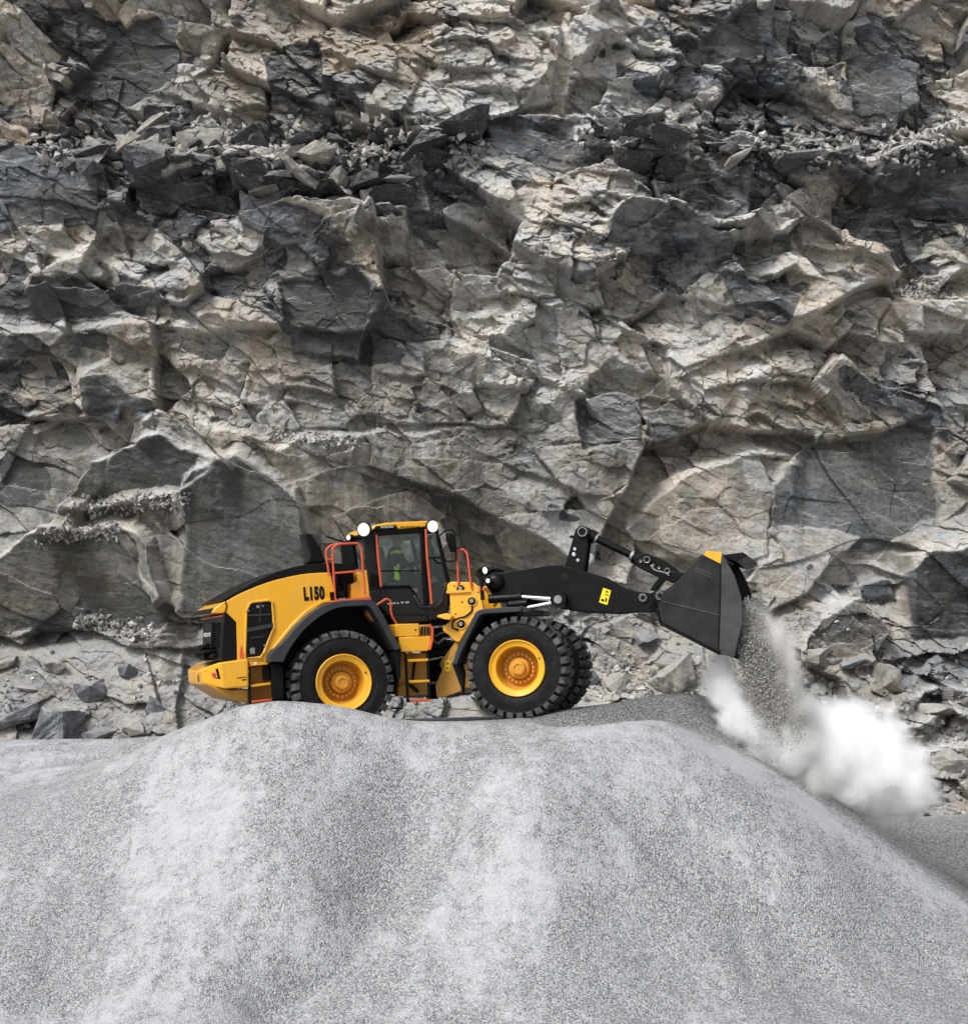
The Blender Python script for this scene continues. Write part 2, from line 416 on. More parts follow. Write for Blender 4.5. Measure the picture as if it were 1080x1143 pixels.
mb = MB(); plate(mb, RF, z1((560, 470), (850, 440), (880, 470), (960, 640), (970, 780), (500, 780), (500, 640)), -.70, -.70, -.55); mb.build('wheel_arch_liner', M['black_matt'], LD)
mb = MB(); plate(mb, RF, z1((845, 452), (868, 460), (905, 520), (870, 515), (848, 490)), -1.0, -1.02, -.8); mb.build('fender_bracket', M['yellow_low'], LD, .01)

# ---- counterweight: plan outline lofted from top to bottom
def cw(px, lat): return RF.loc(z5(px)[0], lat)
sA = cw((595, 580), -1.12); sB = cw((335, 612), -1.12); sC = cw((188, 668), -.72); sD = cw((150, 680), -.35)
bA = cw((602, 828), -1.12); bB = cw((395, 845), -1.12); bC = cw((197, 797), -.72); bD = cw((150, 800), -.35)
tp = [(sA, -1.12), (sB, -1.12), (sC, -.72), (sD, -.35)]; bt = [(bA, -1.12), (bB, -1.10), (bC, -.72), (bD, -.35)]
full_t = [RF.pt(f, l, u) for (f, u), l in tp] + [RF.pt(f, -l, u) for (f, u), l in tp[::-1]]
full_b = [RF.pt(f, l, u) for (f, u), l in bt] + [RF.pt(f, -l, u) for (f, u), l in bt[::-1]]
mb = MB(); mb.prism(full_t, full_b); CWT = mb.build('counterweight', M['yellow'], LD, .035, segs=3)
mb = MB()
low2 = [RF.pt(*x) for x in []]
pb = cw((440, 850), -.95); pc = cw((600, 840), -.95); pd = cw((600, 965), -.95); pe = cw((460, 940), -.95); pf = cw((200, 800), -.6)
mb.prism([RF.pt(f, -.95, u) for f, u in (pf, pb, pc, pd, pe)], [RF.pt(f, .95, u) for f, u in (pf, pb, pc, pd, pe)])
mb.build('underride_plate', M['yellow_low'], LD, .02)
# lamp recess on the corner, slot on the tail
def lerp(a, b, t): return np.array(a) + (np.array(b) - np.array(a)) * t
def quad_on(a, b, c, d, u0, u1, v0, v1, out):   # a,b top edge; d,c bottom edge
    a, b, c, d = map(np.array, (a, b, c, d)); n = np.cross(b - a, d - a); n /= np.linalg.norm(n)
    if n @ (CAM - a) < 0: n = -n
    P = lambda u, v: lerp(lerp(a, b, u), lerp(d, c, u), v)
    q = [P(u0, v0), P(u1, v0), P(u1, v1), P(u0, v1)]
    return [p - n * .03 for p in q], [p + n * out for p in q]
a, b, c, d = full_t[2], full_t[1], full_b[1], full_b[2]
mb = MB(); mb.prism(*quad_on(a, b, c, d, .2, .92, .22, .62, .004)); rc = mb.build('lamp_recess', M['black'], CWT)
mb = MB(); mb.prism(*quad_on(a, b, c, d, .55, .75, .36, .56, .012)); mb.build('tail_lamp', M['red'], rc, .004)
mb = MB(); mb.prism(*quad_on(a, b, c, d, .22, .5, .5, .60, .008)); mb.build('lamp_trim', M['yellow'], rc, .004)
a, b, c, d = full_t[3], full_t[2], full_b[2], full_b[3]
mb = MB(); mb.prism(*quad_on(a, b, c, d, .25, .5, .35, .85, .004)); mb.build('tow_slot', M['black'], CWT)
a, b, c, d = full_t[1], full_t[0], full_b[0], full_b[1]
mb = MB(); mb.prism(*quad_on(a, b, c, d, .55, .92, .62, .645, .004)); mb.prism(*quad_on(a, b, c, d, .72, .9, .70, .74, .004)); mb.build('grip_slot', M['letter'], CWT)
# steps behind the counterweight
mb = MB(); plate(mb, RF, z5((602, 600), (765, 580), (768, 632), (604, 648)), -1.0, -1.02, -.6); mb.build('step_panel', M['yellow'], LD, .012)
mb = MB(); plate(mb, RF, z5((645, 612), (665, 610), (666, 632), (646, 634)), -1.0, -1.03, -1.0); mb.build('reflector', M['white'], LD)
mb = MB(); plate(mb, RF, z5((612, 655), (755, 640), (790, 770), (800, 950), (610, 975)), -.7, -.72, -.55); mb.build('step_back_plate', M['yellow_low'], LD, .01)
mb = MB(); plate(mb, RF, z5((610, 805), (785, 785), (790, 805), (612, 828)), -1.0, -1.03, -.72); mb.build('step', M['yellow'], LD, .008)
mb = MB(); plate(mb, RF, z5((620, 942), (800, 926), (800, 942), (620, 962)), -1.0, -1.03, -.72); mb.build('step', M['orange'], LD, .008)
mb = MB(); plate(mb, RF, z5((596, 700), (614, 700), (614, 970), (596, 970)), -1.0, -1.03, -.95); mb.build('step_hanger', M['black'], LD)
mb = MB(); plate(mb, RF, z5((730, 650), (770, 640), (790, 760), (735, 770)), -.9, -.95, -.72); mb.build('hose_block', M['black'], LD, .01)
mb = MB(); mb.tube([RF.P(p, -.9) for p in z5((460, 955), (520, 975), (560, 985), (605, 968))], .03); mb.build('tow_chain', M['steel'], LD)

# ---- cab
CL = -.86
mb = MB()
cb = z4((215, 672), (300, 652), (515, 645), (545, 675), (580, 750), (610, 785), (715, 780), (750, 750), (768, 655), (800, 628), (818, 645), (816, 870), (660, 905), (440, 925), (290, 790), (215, 735))
plate(mb, RF, cb, CL, CL, -CL); mb.build('cab_body', M['cabgrey'], LD, .035, segs=3)
mb = MB(); mb.tube([RF.P(p, CL - .003) for p in z4((300, 850), (640, 850))], .008, 5); mb.tube([RF.P(p, CL - .003) for p in z4((300, 650), (290, 740), (330, 800))], .008, 5); mb.tube([RF.P(p, CL - .003) for p in z4((655, 785), (655, 905))], .014, 5); mb.build('body_seam', M['letter'], LD)
# floor of the cab above the body notch, kept low
mb = MB(); plate(mb, RF, z4((560, 700), (610, 788), (715, 783), (760, 740), (765, 760), (720, 800), (600, 800), (545, 720)), CL, CL - .03, CL + .04); mb.build('sill', M['grey'], LD, .012)
# pillars near and far
def pillar(px, mat='cabgrey', name='pillar', th=.07):
    for s in (-1, 1):
        m = MB(); plate(m, RF, px, CL, s * CL, s * (CL + th)); o = m.build(name, M[mat], LD, .012)
pillar(z4((168, 265), (285, 215), (300, 650), (215, 672)), 'cabgrey', 'rear_pillar', .05)
mb = MB()
for k in range(9):
    y = 545 + k * 12; mb.tube([RF.P(p, CL - .006) for p in z4((220, y), (290, y + 8))], .009, 4)
mb.build('pillar_louvre', M['letter'], LD)
pillar(z4((600, 235), (640, 225), (660, 660), (655, 790), (635, 790), (620, 640)), 'black', 'door_pillar')
pillar(z4((722, 215), (745, 240), (830, 600), (815, 625), (790, 560), (730, 270)), 'black', 'front_pillar')
mb = MB(); mb.tube([RF.P(p, CL) for p in z4((296, 522), (600, 520))], .012, 6); mb.tube([RF.P(p, CL) for p in z4((665, 425), (770, 418))], .014, 6); mb.tube([RF.P(p, CL) for p in z4((300, 640), (520, 636), (560, 690), (600, 770))], .02, 6); mb.build('window_bar', M['black'], LD)
mb = MB(); plate(mb, RF, z4((240, 225), (270, 195), (730, 175), (745, 230), (640, 235), (280, 258)), CL, CL, -CL); mb.build('cab_header', M['black'], LD, .02)
mb = MB(); plate(mb, RF, z4((215, 230), (250, 178), (330, 160), (715, 143), (745, 165), (735, 190), (640, 190), (430, 207), (415, 180), (260, 200)), CL, CL - .05, -CL + .05); mb.build('cab_roof', M['yellow'], LD, .02)
mb = MB(); plate(mb, RF, z4((262, 184), (405, 178), (412, 200), (262, 208)), CL - .05, CL - .056, CL); mb.build('sign_strip', M['letter'], LD)
mb = MB()
for a_, b_ in ((450, 476), (484, 515), (523, 560), (568, 592)): plate(mb, RF, z4((a_, 187), (b_, 185), (b_, 192), (a_, 194)), CL - .05, CL - .055, CL)
mb.build('roof_slot', M['letter'], LD)
# glass
def pane(px, lat, name='window'):
    m = MB(); plate(m, RF, px, lat, lat, lat + .008 * (1 if lat < 0 else -1)); return m.build(name, M['glass'], LD, smooth=0)
g1 = z4((288, 255), (602, 235), (622, 640), (640, 785), (600, 765), (545, 665), (515, 640), (300, 645))
g2 = z4((645, 232), (728, 225), (790, 560), (812, 622), (765, 645), (745, 745), (712, 775), (660, 778), (660, 650))
pane(g1, CL + .03); pane(g2, CL + .03)
for g in (g1, g2):
    m = MB(); loc = [RF.loc(p, CL) for p in g]; m.prism([RF.pt(f, -CL - .03, u) for f, u in loc], [RF.pt(f, -CL - .038, u) for f, u in loc]); m.build('window', M['glass'], LD, smooth=0)
# windscreen across the front, rear window
f0, u0 = RF.loc(z4((735, 235))[0], CL); f1, u1 = RF.loc(z4((815, 620))[0], CL)
mb = MB(); mb.prism([RF.pt(f0, CL + .08, u0), RF.pt(f0, -CL - .08, u0), RF.pt(f1, -CL - .08, u1), RF.pt(f1, CL + .08, u1)], [RF.pt(f0 + .01, CL + .08, u0), RF.pt(f0 + .01, -CL - .08, u0), RF.pt(f1 + .01, -CL - .08, u1), RF.pt(f1 + .01, CL + .08, u1)])
mb.build('windscreen', M['glass'], LD, smooth=0)
# rails on the cab
rail(z4((270, 250), (285, 440), (305, 640)), CL - .07, .02, name='door_rail', rad=.01)
rail(z4((642, 205), (652, 430), (668, 560), (686, 770)), CL - .07, .02, name='door_rail', rad=.1)
rail(z4((270, 780), (345, 730), (378, 745), (378, 850), (435, 945)), -1.08, .018)
# mirror
rail(z4((735, 265), (790, 215), (845, 208), (862, 250), (872, 440), (850, 450), (800, 452), (770, 420)), CL - .25, .014, name='mirror_arm', mat='black', rad=.06)
mb = MB(); plate(mb, RF, z4((803, 235), (845, 250), (862, 290), (856, 385), (838, 380), (808, 290)), CL - .3, CL - .36, CL - .2); mb.build('mirror', M['black'], LD, .02)
rail(z1((805, 185), (770, 180), (670, 150)), -.2, .015, name='aerial_bracket', mat='black')
# seat, wheel, consoles
fs, us = RF.loc(z4((440, 600))[0], 0); 
def cbox(mb, f0, f1, l0, l1, u0, u1, mi=0):
    mb.prism([RF.pt(f0, l0, u0), RF.pt(f1, l0, u0), RF.pt(f1, l1, u0), RF.pt(f0, l1, u0)], [RF.pt(f0, l0, u1), RF.pt(f1, l0, u1), RF.pt(f1, l1, u1), RF.pt(f0, l1, u1)], mi)
mb = MB(); cbox(mb, fs - .28, fs + .3, -.27, .27, us - .14, us - .02); seat = mb.build('operator_seat', M['seat'], LD, .04)
mb = MB(); mb.prism([RF.pt(fs - .32, -.25, us - .05), RF.pt(fs - .20, -.25, us - .05), RF.pt(fs - .30, -.25, us + .62), RF.pt(fs - .40, -.25, us + .62)], [RF.pt(fs - .32, .25, us - .05), RF.pt(fs - .20, .25, us - .05), RF.pt(fs - .30, .25, us + .62), RF.pt(fs - .40, .25, us + .62)]); mb.build('seat_back', M['seat'], seat, .04)
mb = MB(); cbox(mb, fs - .2, fs + .4, .32, .5, us - .1, us + .17); mb.build('arm_console', M['black_matt'], LD, .03)
sw = RF.P(z4((705, 505))[0], -.05)
mb = MB(); ax = .5 * RF.F + .86 * RF.U; ax /= np.linalg.norm(ax); ex = RF.L; ey = np.cross(ax, ex)
mb.tube([sw + .2 * (math.cos(q) * ex + math.sin(q) * ey) for q in np.linspace(0, 2 * math.pi, 28)[:-1]], .016, 6, closed=True)
mb.cyl(sw - .2 * ex, sw + .2 * ex, .012, 6); mb.cyl(sw, sw - .55 * ax, .035, 8); mb.build('steering_wheel', M['black'], LD)
mb = MB(); q = RF.P(z4((760, 640))[0], 0); fq, uq = RF.loc(z4((760, 640))[0], 0); mb.prism([RF.pt(fq - .25, -.6, uq - .35), RF.pt(fq + .02, -.6, uq - .35), RF.pt(fq, -.6, uq), RF.pt(fq - .15, -.6, uq + .1)], [RF.pt(fq - .25, .6, uq - .35), RF.pt(fq + .02, .6, uq - .35), RF.pt(fq, .6, uq), RF.pt(fq - .15, .6, uq + .1)]); mb.build('dashboard', M['black_matt'], LD, .03)
mb = MB(); mb.cyl(RF.P(z4((538, 600))[0], .5), RF.P(z4((536, 470))[0], .5), .05); mb.build('joystick', M['black_matt'], LD)
mb = MB(); cbox(mb, fs + .02, fs + .5, .3, .34, us + .72, us + .9); mb.build('cab_monitor', M['cabin'], LD, .01); mb = MB(); cbox(mb, fs - .48, fs - .36, -.1, .05, us + .95, us + 1.02); mb.build('cab_speaker', M['cabin'], LD, .01)

# work lights on the roof corners
def lamp(fr, px, lat, r, facing, mat='lamp', name='work_light'):
    p = fr.P(px, lat); d = np.array(facing, float); d /= np.linalg.norm(d)
    m = MB(); m.tube([p - d * .13, p - d * .03, p + d * .02, p + d * .03], [r * .55, r * 1.08, r * 1.12, r * 1.0], 20); o = m.build(name, M['black'], LD)
    m = MB(); m.tube([p + d * .031, p + d * .036], [r * .97, r * .90], 24, 2); m.tube([p + d * .036, p + d * .045], [r * .84, r * .72], 24, 1); m.tube([p + d * .045, p + d * .055], [r * .62, r * .4], 24, 0); m.build('lens', [M[mat], M['lamp_rim'], M['lamp_edge']], o)
    if r > .08:
        m = MB(); m.tube([p - d * .1 - RF.U * .02, p - d * .16 - RF.U * .1], .02, 6); m.build('bracket', M['black'], o)
tocam = lambda px: -ray(*px)
for px, lat, r in (((406.5, 591), CL - .08, .118), ((406.5, 590), .6, .12)):
    lamp(RF, px, lat, r, (-.35, -1, -.12))
for px, lat, r in (((482.0, 587.5), CL - .06, .105),):
    lamp(RF, px, lat, r, (.45, -1, -.1))
lamp(RF, z4((72, 270))[0], -.3, .05, (-.8, -.7, 0), 'lamp_dim')
# step box and ladder
SL = -1.15
mb = MB(); plate(mb, RF, z6((78, 412), (95, 404), (268, 400), (272, 500), (82, 508)), SL, SL, -.6); sbx = mb.build('step_box', M['yellow'], LD, .015)
mb = MB(); plate(mb, RF, [z6(q)[0] for q in circ((241, 452), 7, 10)], SL, SL - .008, SL); mb.build('lock', M['letter'], sbx)
mb = MB(); plate(mb, RF, z6((270, 412), (355, 408), (362, 500), (272, 500)), SL + .12, SL + .12, -.6); mb.build('step_box', M['yellow_low'], LD, .012)
mb = MB(); plate(mb, RF, z6((110, 512), (362, 500), (362, 560), (338, 622), (125, 628)), SL - .04, SL - .04, -.6); mb.build('fuel_box', M['yellow'], LD, .015)
for k in range(3):
    mb = MB(); plate(mb, RF, z6((285 + k * 24, 425), (297 + k * 24, 424), (298 + k * 24, 490), (286 + k * 24, 491)), SL + .11, SL + .1, SL + .13); mb.build('box_slot', M['letter'], sbx)
rail(z6((350, 408), (375, 440), (374, 540), (352, 612)), SL - .06, .024)
mb = MB(); plate(mb, RF, z6((100, 640), (340, 635), (345, 965), (95, 985), (110, 800)), -.78, -.80, -.6); mb.build('ladder_back_plate', M['yellow_low'], LD, .01)
for a_, b_ in (((155, 640), (182, 1030)), ((328, 632), (350, 1018))):
    mb = MB(); m0 = z6(a_, (a_[0] + 14, a_[1]), (b_[0] + 8, b_[1]), (b_[0] - 8, b_[1])); plate(mb, RF, m0, SL, SL - .02, SL + .04); mb.build('ladder_rail', M['black'], LD, .004)
for y, m_ in ((690, 'yellow'), (858, 'yellow'), (1012, 'orange')):
    o = (y - 690) * .06
    mb = MB(); plate(mb, RF, z6((172 + o, y - 4), (336 + o, y - 10), (337 + o, y + 10), (174 + o, y + 17)), SL + .02, SL - .03, SL + .24); mb.build('ladder_rung', M[m_], LD, .006)
mb = MB(); mb.tube([RF.P(p, -.85) for p in z6((190, 885), (262, 945))], .03); mb.build('brace', [M['black']], LD); mb = MB(); mb.tube([RF.P(p, -.85) for p in z6((235, 700), (218, 850))], .02); mb.build('brace', [M['black']], LD); mb = MB(); mb.tube([RF.P(p, -1.0) for p in z6((45, 1075), (135, 1080), (128, 990))], .02); mb.build('brace', [M['black']], LD); mb = MB(); mb.tube([RF.P(p, -.85) for p in z6((100, 935), (155, 880))], .03); mb.build('brace', M['yellow_low'], LD)
# hinge hoses between the frames
mb = MB()
for (x0, y0), (x1, y1), r, mi in (((340, 592), (560, 560), .05, 0), ((345, 642), (500, 632), .07, 0), ((350, 690), (490, 660), .03, 1), ((350, 745), (480, 720), .02, 0), ((330, 820), (430, 815), .06, 0), ((340, 880), (420, 868), .025, 1), ((330, 990), (420, 985), .04, 0)):
    mb = MB(); mb.cyl(RF.P(z6((x0, y0))[0], -.45), FF.P(z6((x1, y1))[0], -.35), r, 10, mi); mb.build('hydraulic_pipe', [M['black_matt'], M['steel']], LD)
for k in range(6):
    p = [RF.P(z6((330 + 8 * k, 420 + 12 * k))[0], -.5), RF.P(z6((390 + 5 * k, 470 + 20 * k))[0], -.55), FF.P(z6((440 + 4 * k, 430 + 18 * k))[0], -.5), FF.P(z6((520, 470 + 8 * k))[0], -.45)]
    mb = MB(); mb.tube(smooth_path(p, .2), .018 + .006 * (k % 2), 6, k % 3 == 2); mb.build('hydraulic_hose', [M['black_matt'], M['steel']], LD)
mb = MB(); mb.cyl(RF.P(z6((400, 640))[0], 0) - .75 * RF.U, RF.P(z6((400, 640))[0], 0) + .45 * RF.U, .16); mb.cyl(RF.P(z6((300, 620))[0], 0), FF.P(z6((520, 620))[0], 0), .2); mb.build('articulation_joint', M['black_matt'], LD)
# cab underside block
mb = MB(); plate(mb, RF, z4((430, 900), (800, 870), (800, 925), (640, 945), (430, 945)), -.6, -.75, .75); mb.build('cab_underframe', M['black_matt'], LD, .02)

# ---- front tower
TL = -.80
tw = z6((492, 90), (520, 66), (700, 72), (745, 108), (765, 190), (785, 290), (725, 315), (665, 420), (592, 548), (558, 545), (505, 492), (462, 462), (455, 432), (490, 402), (520, 380), (512, 170), (490, 158))
mb = MB(); plate(mb, FF, tw, TL, TL, TL + .08); T1 = mb.build('lift_tower', M['yellow'], LD, .012)
mb = MB(); loc = [FF.loc(p, TL) for p in tw]; mb.prism([FF.pt(f, -TL, u) for f, u in loc], [FF.pt(f, -TL - .08, u) for f, u in loc]); mb.build('lift_tower', M['yellow'], LD, .012)
mb = MB(); plate(mb, FF, z6((435, 352), (440, 336), (520, 320), (550, 345), (545, 372), (500, 372)), TL, TL - .22, TL + .02); mb.build('tower_step', M['yellow'], T1, .01)
mb = MB()
for (cx, cy), r in (((600, 125), 34), ((690, 224), 34), ((605, 406), 36)):
    plate(mb, FF, [z6(q)[0] for q in circ((cx, cy), r, 20)], TL, TL - .012, TL + .02)
for (cx, cy), r in (((612, 228), 7), ((575, 455), 7), ((550, 100), 6), ((560, 325), 6), ((740, 150), 6)): plate(mb, FF, [z6(q)[0] for q in circ((cx, cy), r, 8)], TL, TL - .01, TL)
mb.build('bolt_hole', M['black_matt'], T1)
mb = MB()
for (cx, cy), r in (((600, 125), 37), ((690, 224), 37), ((605, 406), 39)): mb.tube([FF.P(z6(q)[0], TL - .008) for q in circ((cx, cy), r, 20)], .014, 6, closed=True); mb.build('pin_flange', M['yellow'], T1); mb = MB()
plate(mb, FF, z6((490, 140), (665, 132), (680, 142), (680, 150), (490, 160)), TL, TL - .04, TL)
mb.build('tower_lip', M['yellow'], T1)
mb = MB()
for p in ((600, 120), (690, 220), (604, 404)): mb.cyl(FF.P(z6(p)[0], TL), FF.P(z6(p)[0], TL) - .04 * FF.L, .036, 10); mb.build('pin', M['steel'], T1); mb = MB()
mb = MB(); mb.tube(smooth_path([FF.P(p, TL - .02) for p in z6((692, 255), (690, 300), (640, 345), (580, 358), (535, 380), (530, 440), (580, 450))], .1), .013, 6); mb.build('cable', M['black_matt'], T1)
pl = z6((556, 545), (592, 556), (560, 650), (540, 745), (612, 905), (605, 940), (480, 985), (408, 992), (398, 890))
mb = MB(); plate(mb, FF, pl, -.72, -.72, -.62); fp = mb.build('frame_plate', M['yellow_low'], LD, .012)
mb = MB()
for cy, r in ((722, 21), (762, 18)): mb.tube([FF.P(z6((497 + q[0], cy + q[1]))[0], -.724) for q in circ((0, 0), r, 14)], .012, 5, closed=True)
mb.tube([FF.P(p, -.724) for p in z6((485, 742), (510, 742))], .012, 5)
mb.build('lift_symbol', M['sticker'], fp)
# front handrail
rail(z2((438, 345), (432, 205), (452, 187), (472, 205), (490, 350)), TL - .03, .019, fr=FF)
# fender
outer = z2((412, 652), (428, 602), (468, 520), (505, 445)) + chain(z2((505, 445), (520, 434), (545, 430)), 1) + z2((620, 425), (690, 421))
inner = z2((432, 655), (448, 608), (486, 530), (520, 462)) + chain(z2((520, 462), (532, 453), (550, 450)), 1) + z2((622, 446), (690, 442))
mb = MB(); strip(mb, FF, outer, inner, -1.36, -1.36, -.68); mb.build('fender', M['grey'], LD, .015)
mb = MB(); strip(mb, FF, outer, inner, -1.36, 1.34, .68); mb.build('fender', M['grey'], LD, .015)
mb = MB(); plate(mb, FF, z2((412, 650), (445, 625), (462, 690), (456, 772), (446, 740)), -1.1, -1.12, -1.0); mb.build('mudflap', M['black_matt'], LD)
mb = MB(); plate(mb, FF, z2((560, 452), (660, 446), (680, 480), (680, 640), (560, 680), (500, 620), (530, 480)), -.62, -.62, .62); mb.build('axle_housing', M['black_matt'], LD, .03)
mb = MB(); plate(mb, FF, z2((690, 418), (712, 432), (720, 446), (695, 446)), -1.2, -1.3, -.9); mb.build('fender_tip', M['grey'], LD, .01)

# ---- lift arms, linkage, bucket
AL = -.62
arm_px = z2((553, 330), (562, 296), (600, 287), (700, 272), (800, 254), (850, 254), (900, 268)) + z7((45, 270), (90, 268), (240, 308), (330, 358), (420, 388), (500, 398), (524, 432), (490, 482), (400, 482), (300, 490), (150, 484), (62, 474)) + z2((870, 420), (800, 404), (680, 372), (570, 376), (554, 355))
mb = MB(); plate(mb, FF, arm_px, AL, AL, AL + .22); ARM = mb.build('lift_arm', M['black'], LD, .03, segs=3)
loc = [FF.loc(p, AL) for p in arm_px]
mb = MB(); mb.prism([FF.pt(f, -AL, u) for f, u in loc], [FF.pt(f, -AL - .22, u) for f, u in loc]); mb.build('lift_arm', M['black'], LD, .03, segs=3)
f, u = FF.loc(z2((985, 360))[0], AL); mb = MB(); mb.cyl(FF.pt(f, AL + .1, u), FF.pt(f, -AL - .1, u), .2, 20); f, u = FF.loc(z2((870, 320))[0], AL); mb.cyl(FF.pt(f, AL + .1, u), FF.pt(f, -AL - .1, u), .15, 20); mb.build('cross_tube', M['black'], LD)
mb = MB(); f, u = FF.loc(z2((585, 325))[0], AL); mb.tube([FF.pt(f, AL - .12 + .12 * (1 - math.cos(q)) - .0, u) for q in np.linspace(0, math.pi / 2, 7)], [.02 + .15 * math.sin(q) for q in np.linspace(0, math.pi / 2, 7)], 20); mb.build('pivot_cap', M['black'], ARM)
mb = MB(); plate(mb, FF, z7((272, 372), (310, 385), (292, 455), (252, 442)), AL, AL - .006, AL); stk = mb.build('warning_sticker', M['sticker'], ARM)
mb = MB(); plate(mb, FF, z7((282, 402), (300, 408), (298, 412), (280, 406)), AL, AL - .008, AL); plate(mb, FF, z7((291, 384), (299, 398), (281, 393)), AL, AL - .008, AL); plate(mb, FF, z7((264, 424), (278, 428), (276, 440), (262, 436)), AL, AL - .008, AL); plate(mb, FF, z7((284, 420), (292, 422), (288, 442), (281, 438)), AL, AL - .008, AL); mb.build('sticker_symbol', M['letter'], stk)
for p, r in (((463, 420), 22), ((545, 410), 24)):
    mb = MB(); c0 = FF.P(z7(p)[0], AL - .03); mb.cyl(c0, c0 + .3 * FF.L, r / 4.32 / 67, 20)
    mb.tube([FF.P(z7(q)[0], AL - .035) for q in circ(p, r * .8, 16)], .011, 6, closed=True, mi=1)
    for k in range(8): q = 2 * math.pi * k / 8; o_ = z7((p[0] + 13 * math.cos(q), p[1] + 13 * math.sin(q)))[0]; mb.cyl(FF.P(o_, AL - .05), FF.P(o_, AL - .0), .012, 6, 1)
    mb.build('arm_pin', [M['black'], M['steel']], ARM)
mb = MB(); plate(mb, FF, [z2(q)[0] for q in circ((866, 302), 15, 14)], AL, AL - .004, AL); mb.build('arm_hole', M['letter'], ARM)
# bell crank
mb = MB()
for l in (-.22, .14):
    plate(mb, FF, z7((140, 95), (160, 74), (190, 76), (205, 100), (203, 130), (182, 295), (88, 275), (108, 210)), -.15, l, l + .07)
BC = mb.build('bell_crank', M['black'], LD, .012)
mb = MB(); plate(mb, FF, z7((120, 195), (150, 195), (152, 262), (112, 262)), -.15, -.15, .15)
for p, r in (((130, 212), 12), ((150, 240), 10), ((135, 186), 10)): c0 = FF.P(z7(p)[0], -.24); mb.cyl(c0, c0 + .08 * FF.L, r / 290, 10, 1)
mb.build('crank_block', [M['steel'], M['chrome']], BC, .01)
mb = MB(); c0 = FF.P(z7((172, 102))[0], -.27); mb.cyl(c0, c0 + .56 * FF.L, .105, 22); c0 = c0 - .01 * FF.L
mb.tube([c0 + .075 * (math.cos(q) * FF.F + math.sin(q) * FF.U) for q in np.linspace(0, 2 * math.pi, 20)[:-1]], .014, 6, closed=True, mi=1)
plate(mb, FF, z7((105, 128), (122, 118), (150, 130), (148, 142)), -.1, -.12, .0); mb.build('crank_pin', [M['black'], M['steel']], BC)
# tilt link: rod, collars, link casting
mb = MB(); a = FF.P(z7((205, 118))[0], 0); b = FF.P(z7((430, 226))[0], 0); d = (b - a) / np.linalg.norm(b - a)
mb.cyl(a, b, .066, 16, 0); mb.cyl(a + .12 * d, a + .16 * d, .085, 16, 1); mb.cyl(b - .1 * d, b - .05 * d, .088, 16, 1); mb.cyl(a, a + .12 * d, .115, 16, 0); mb.cyl(b - .05 * d, b + .1 * d, .12, 16, 0)
mb.build('tilt_rod', [M['black'], M['silver']], LD)
mb = MB()
for l in (-.16, .1):
    plate(mb, FF, z7((420, 236), (440, 212), (482, 205), (562, 238), (615, 274), (648, 308), (618, 352), (560, 332), (466, 288), (432, 268)), -.1, l, l + .06)
TK = mb.build('tilt_link', M['black'], LD, .015)
mb = MB()
for p, r in (((482, 236), 24), ((580, 290), 20), ((540, 276), 8), ((512, 262), 7), ((452, 244), 9)):
    c0 = FF.P(z7(p)[0], -.19); mb.cyl(c0, c0 + .4 * FF.L, r / 290, 14)
    mb.tube([FF.P(z7(q)[0], -.192) for q in circ(p, r * .62, 14)], .006, 5, closed=True, mi=1)
mb.tube(smooth_path([FF.P(p, -.18) for p in z7((500, 262), (520, 288), (560, 296), (590, 312))], .1), .012, 6, 1)
mb.build('link_pin', [M['black'], M['silver']], TK)
mb = MB(); plate(mb, FF, z7((545, 318), (572, 330), (520, 390), (498, 382)), -.1, -.15, .15); mb.build('link_strut', M['black'], LD, .012)
# lift cylinders
for s in (1, -1):
    lt = -.9 if s > 0 else .5
    mb = MB()
    def fp_(p): 
        f, u = FF.loc(z2(p)[0], -.78); return FF.pt(f, -.78 * s, u)
    a, b, c, e = fp_((560, 392)), fp_((692, 384)), fp_((700, 384)), fp_((842, 394))
    mb.cyl(a, b, .075, 18, 0); mb.cyl(b - (b - a) * .1, b, .09, 18, 0); mb.cyl(b, e, .045, 16, 1)
    mb.cyl(e - .12 * FF.L, e + .12 * FF.L, .135, 22, 0); mb.cyl(e - .14 * FF.L, e + .14 * FF.L, .07, 16, 2)
    mb.build('lift_cylinder', [M['black'], M['chrome'], M['steel']], LD)
mb = MB(); a = FF.P(z2((690, 432))[0], -.9); b = FF.P(z2((830, 405))[0], -.82); mb.cyl(a, b, .04, 14, 0); a2 = FF.P(z2((640, 415))[0], -.9); mb.cyl(a2, FF.P(z2((712, 408))[0], -.9), .07, 14, 1); mb.build('steering_cylinder', [M['chrome'], M['black']], LD)
mb = MB(); mb.tube(smooth_path([FF.P(p, -.4) for p in z2((540, 300), (570, 278), (610, 276), (640, 300))], .1), .025, 6); mb.tube(smooth_path([FF.P(p, -.45) for p in z2((545, 292), (575, 270), (605, 272), (632, 290))], .1), .02, 6); mb.build('hose', M['black_matt'], LD)
# head lights
lamp(FF, z2((538, 277))[0], -.95, .062, (1.1, -1, .1), 'lamp_dim', 'headlight'); lamp(FF, z2((552, 318))[0], -.9, .04, (.5, -1, 0), 'lamp_dim', 'headlight')
mb = MB(); mb.tube([FF.P(p, -.92) for p in z2((535, 395), (530, 330), (526, 268))], .035, 8); mb.build('lamp_bracket', M['black'], LD)
mb = MB(); plate(mb, FF, z2((520, 345), (546, 345), (546, 358), (522, 358)), -.9, -.95, -.85); mb.build('turn_signal', M['orange'], LD, .006)
mb = MB(); mb.tube([FF.P(p, -.75) for p in z2((550, 350), (590, 415), (580, 420))], .03, 6); mb.build('bracket', M['yellow_low'], LD)

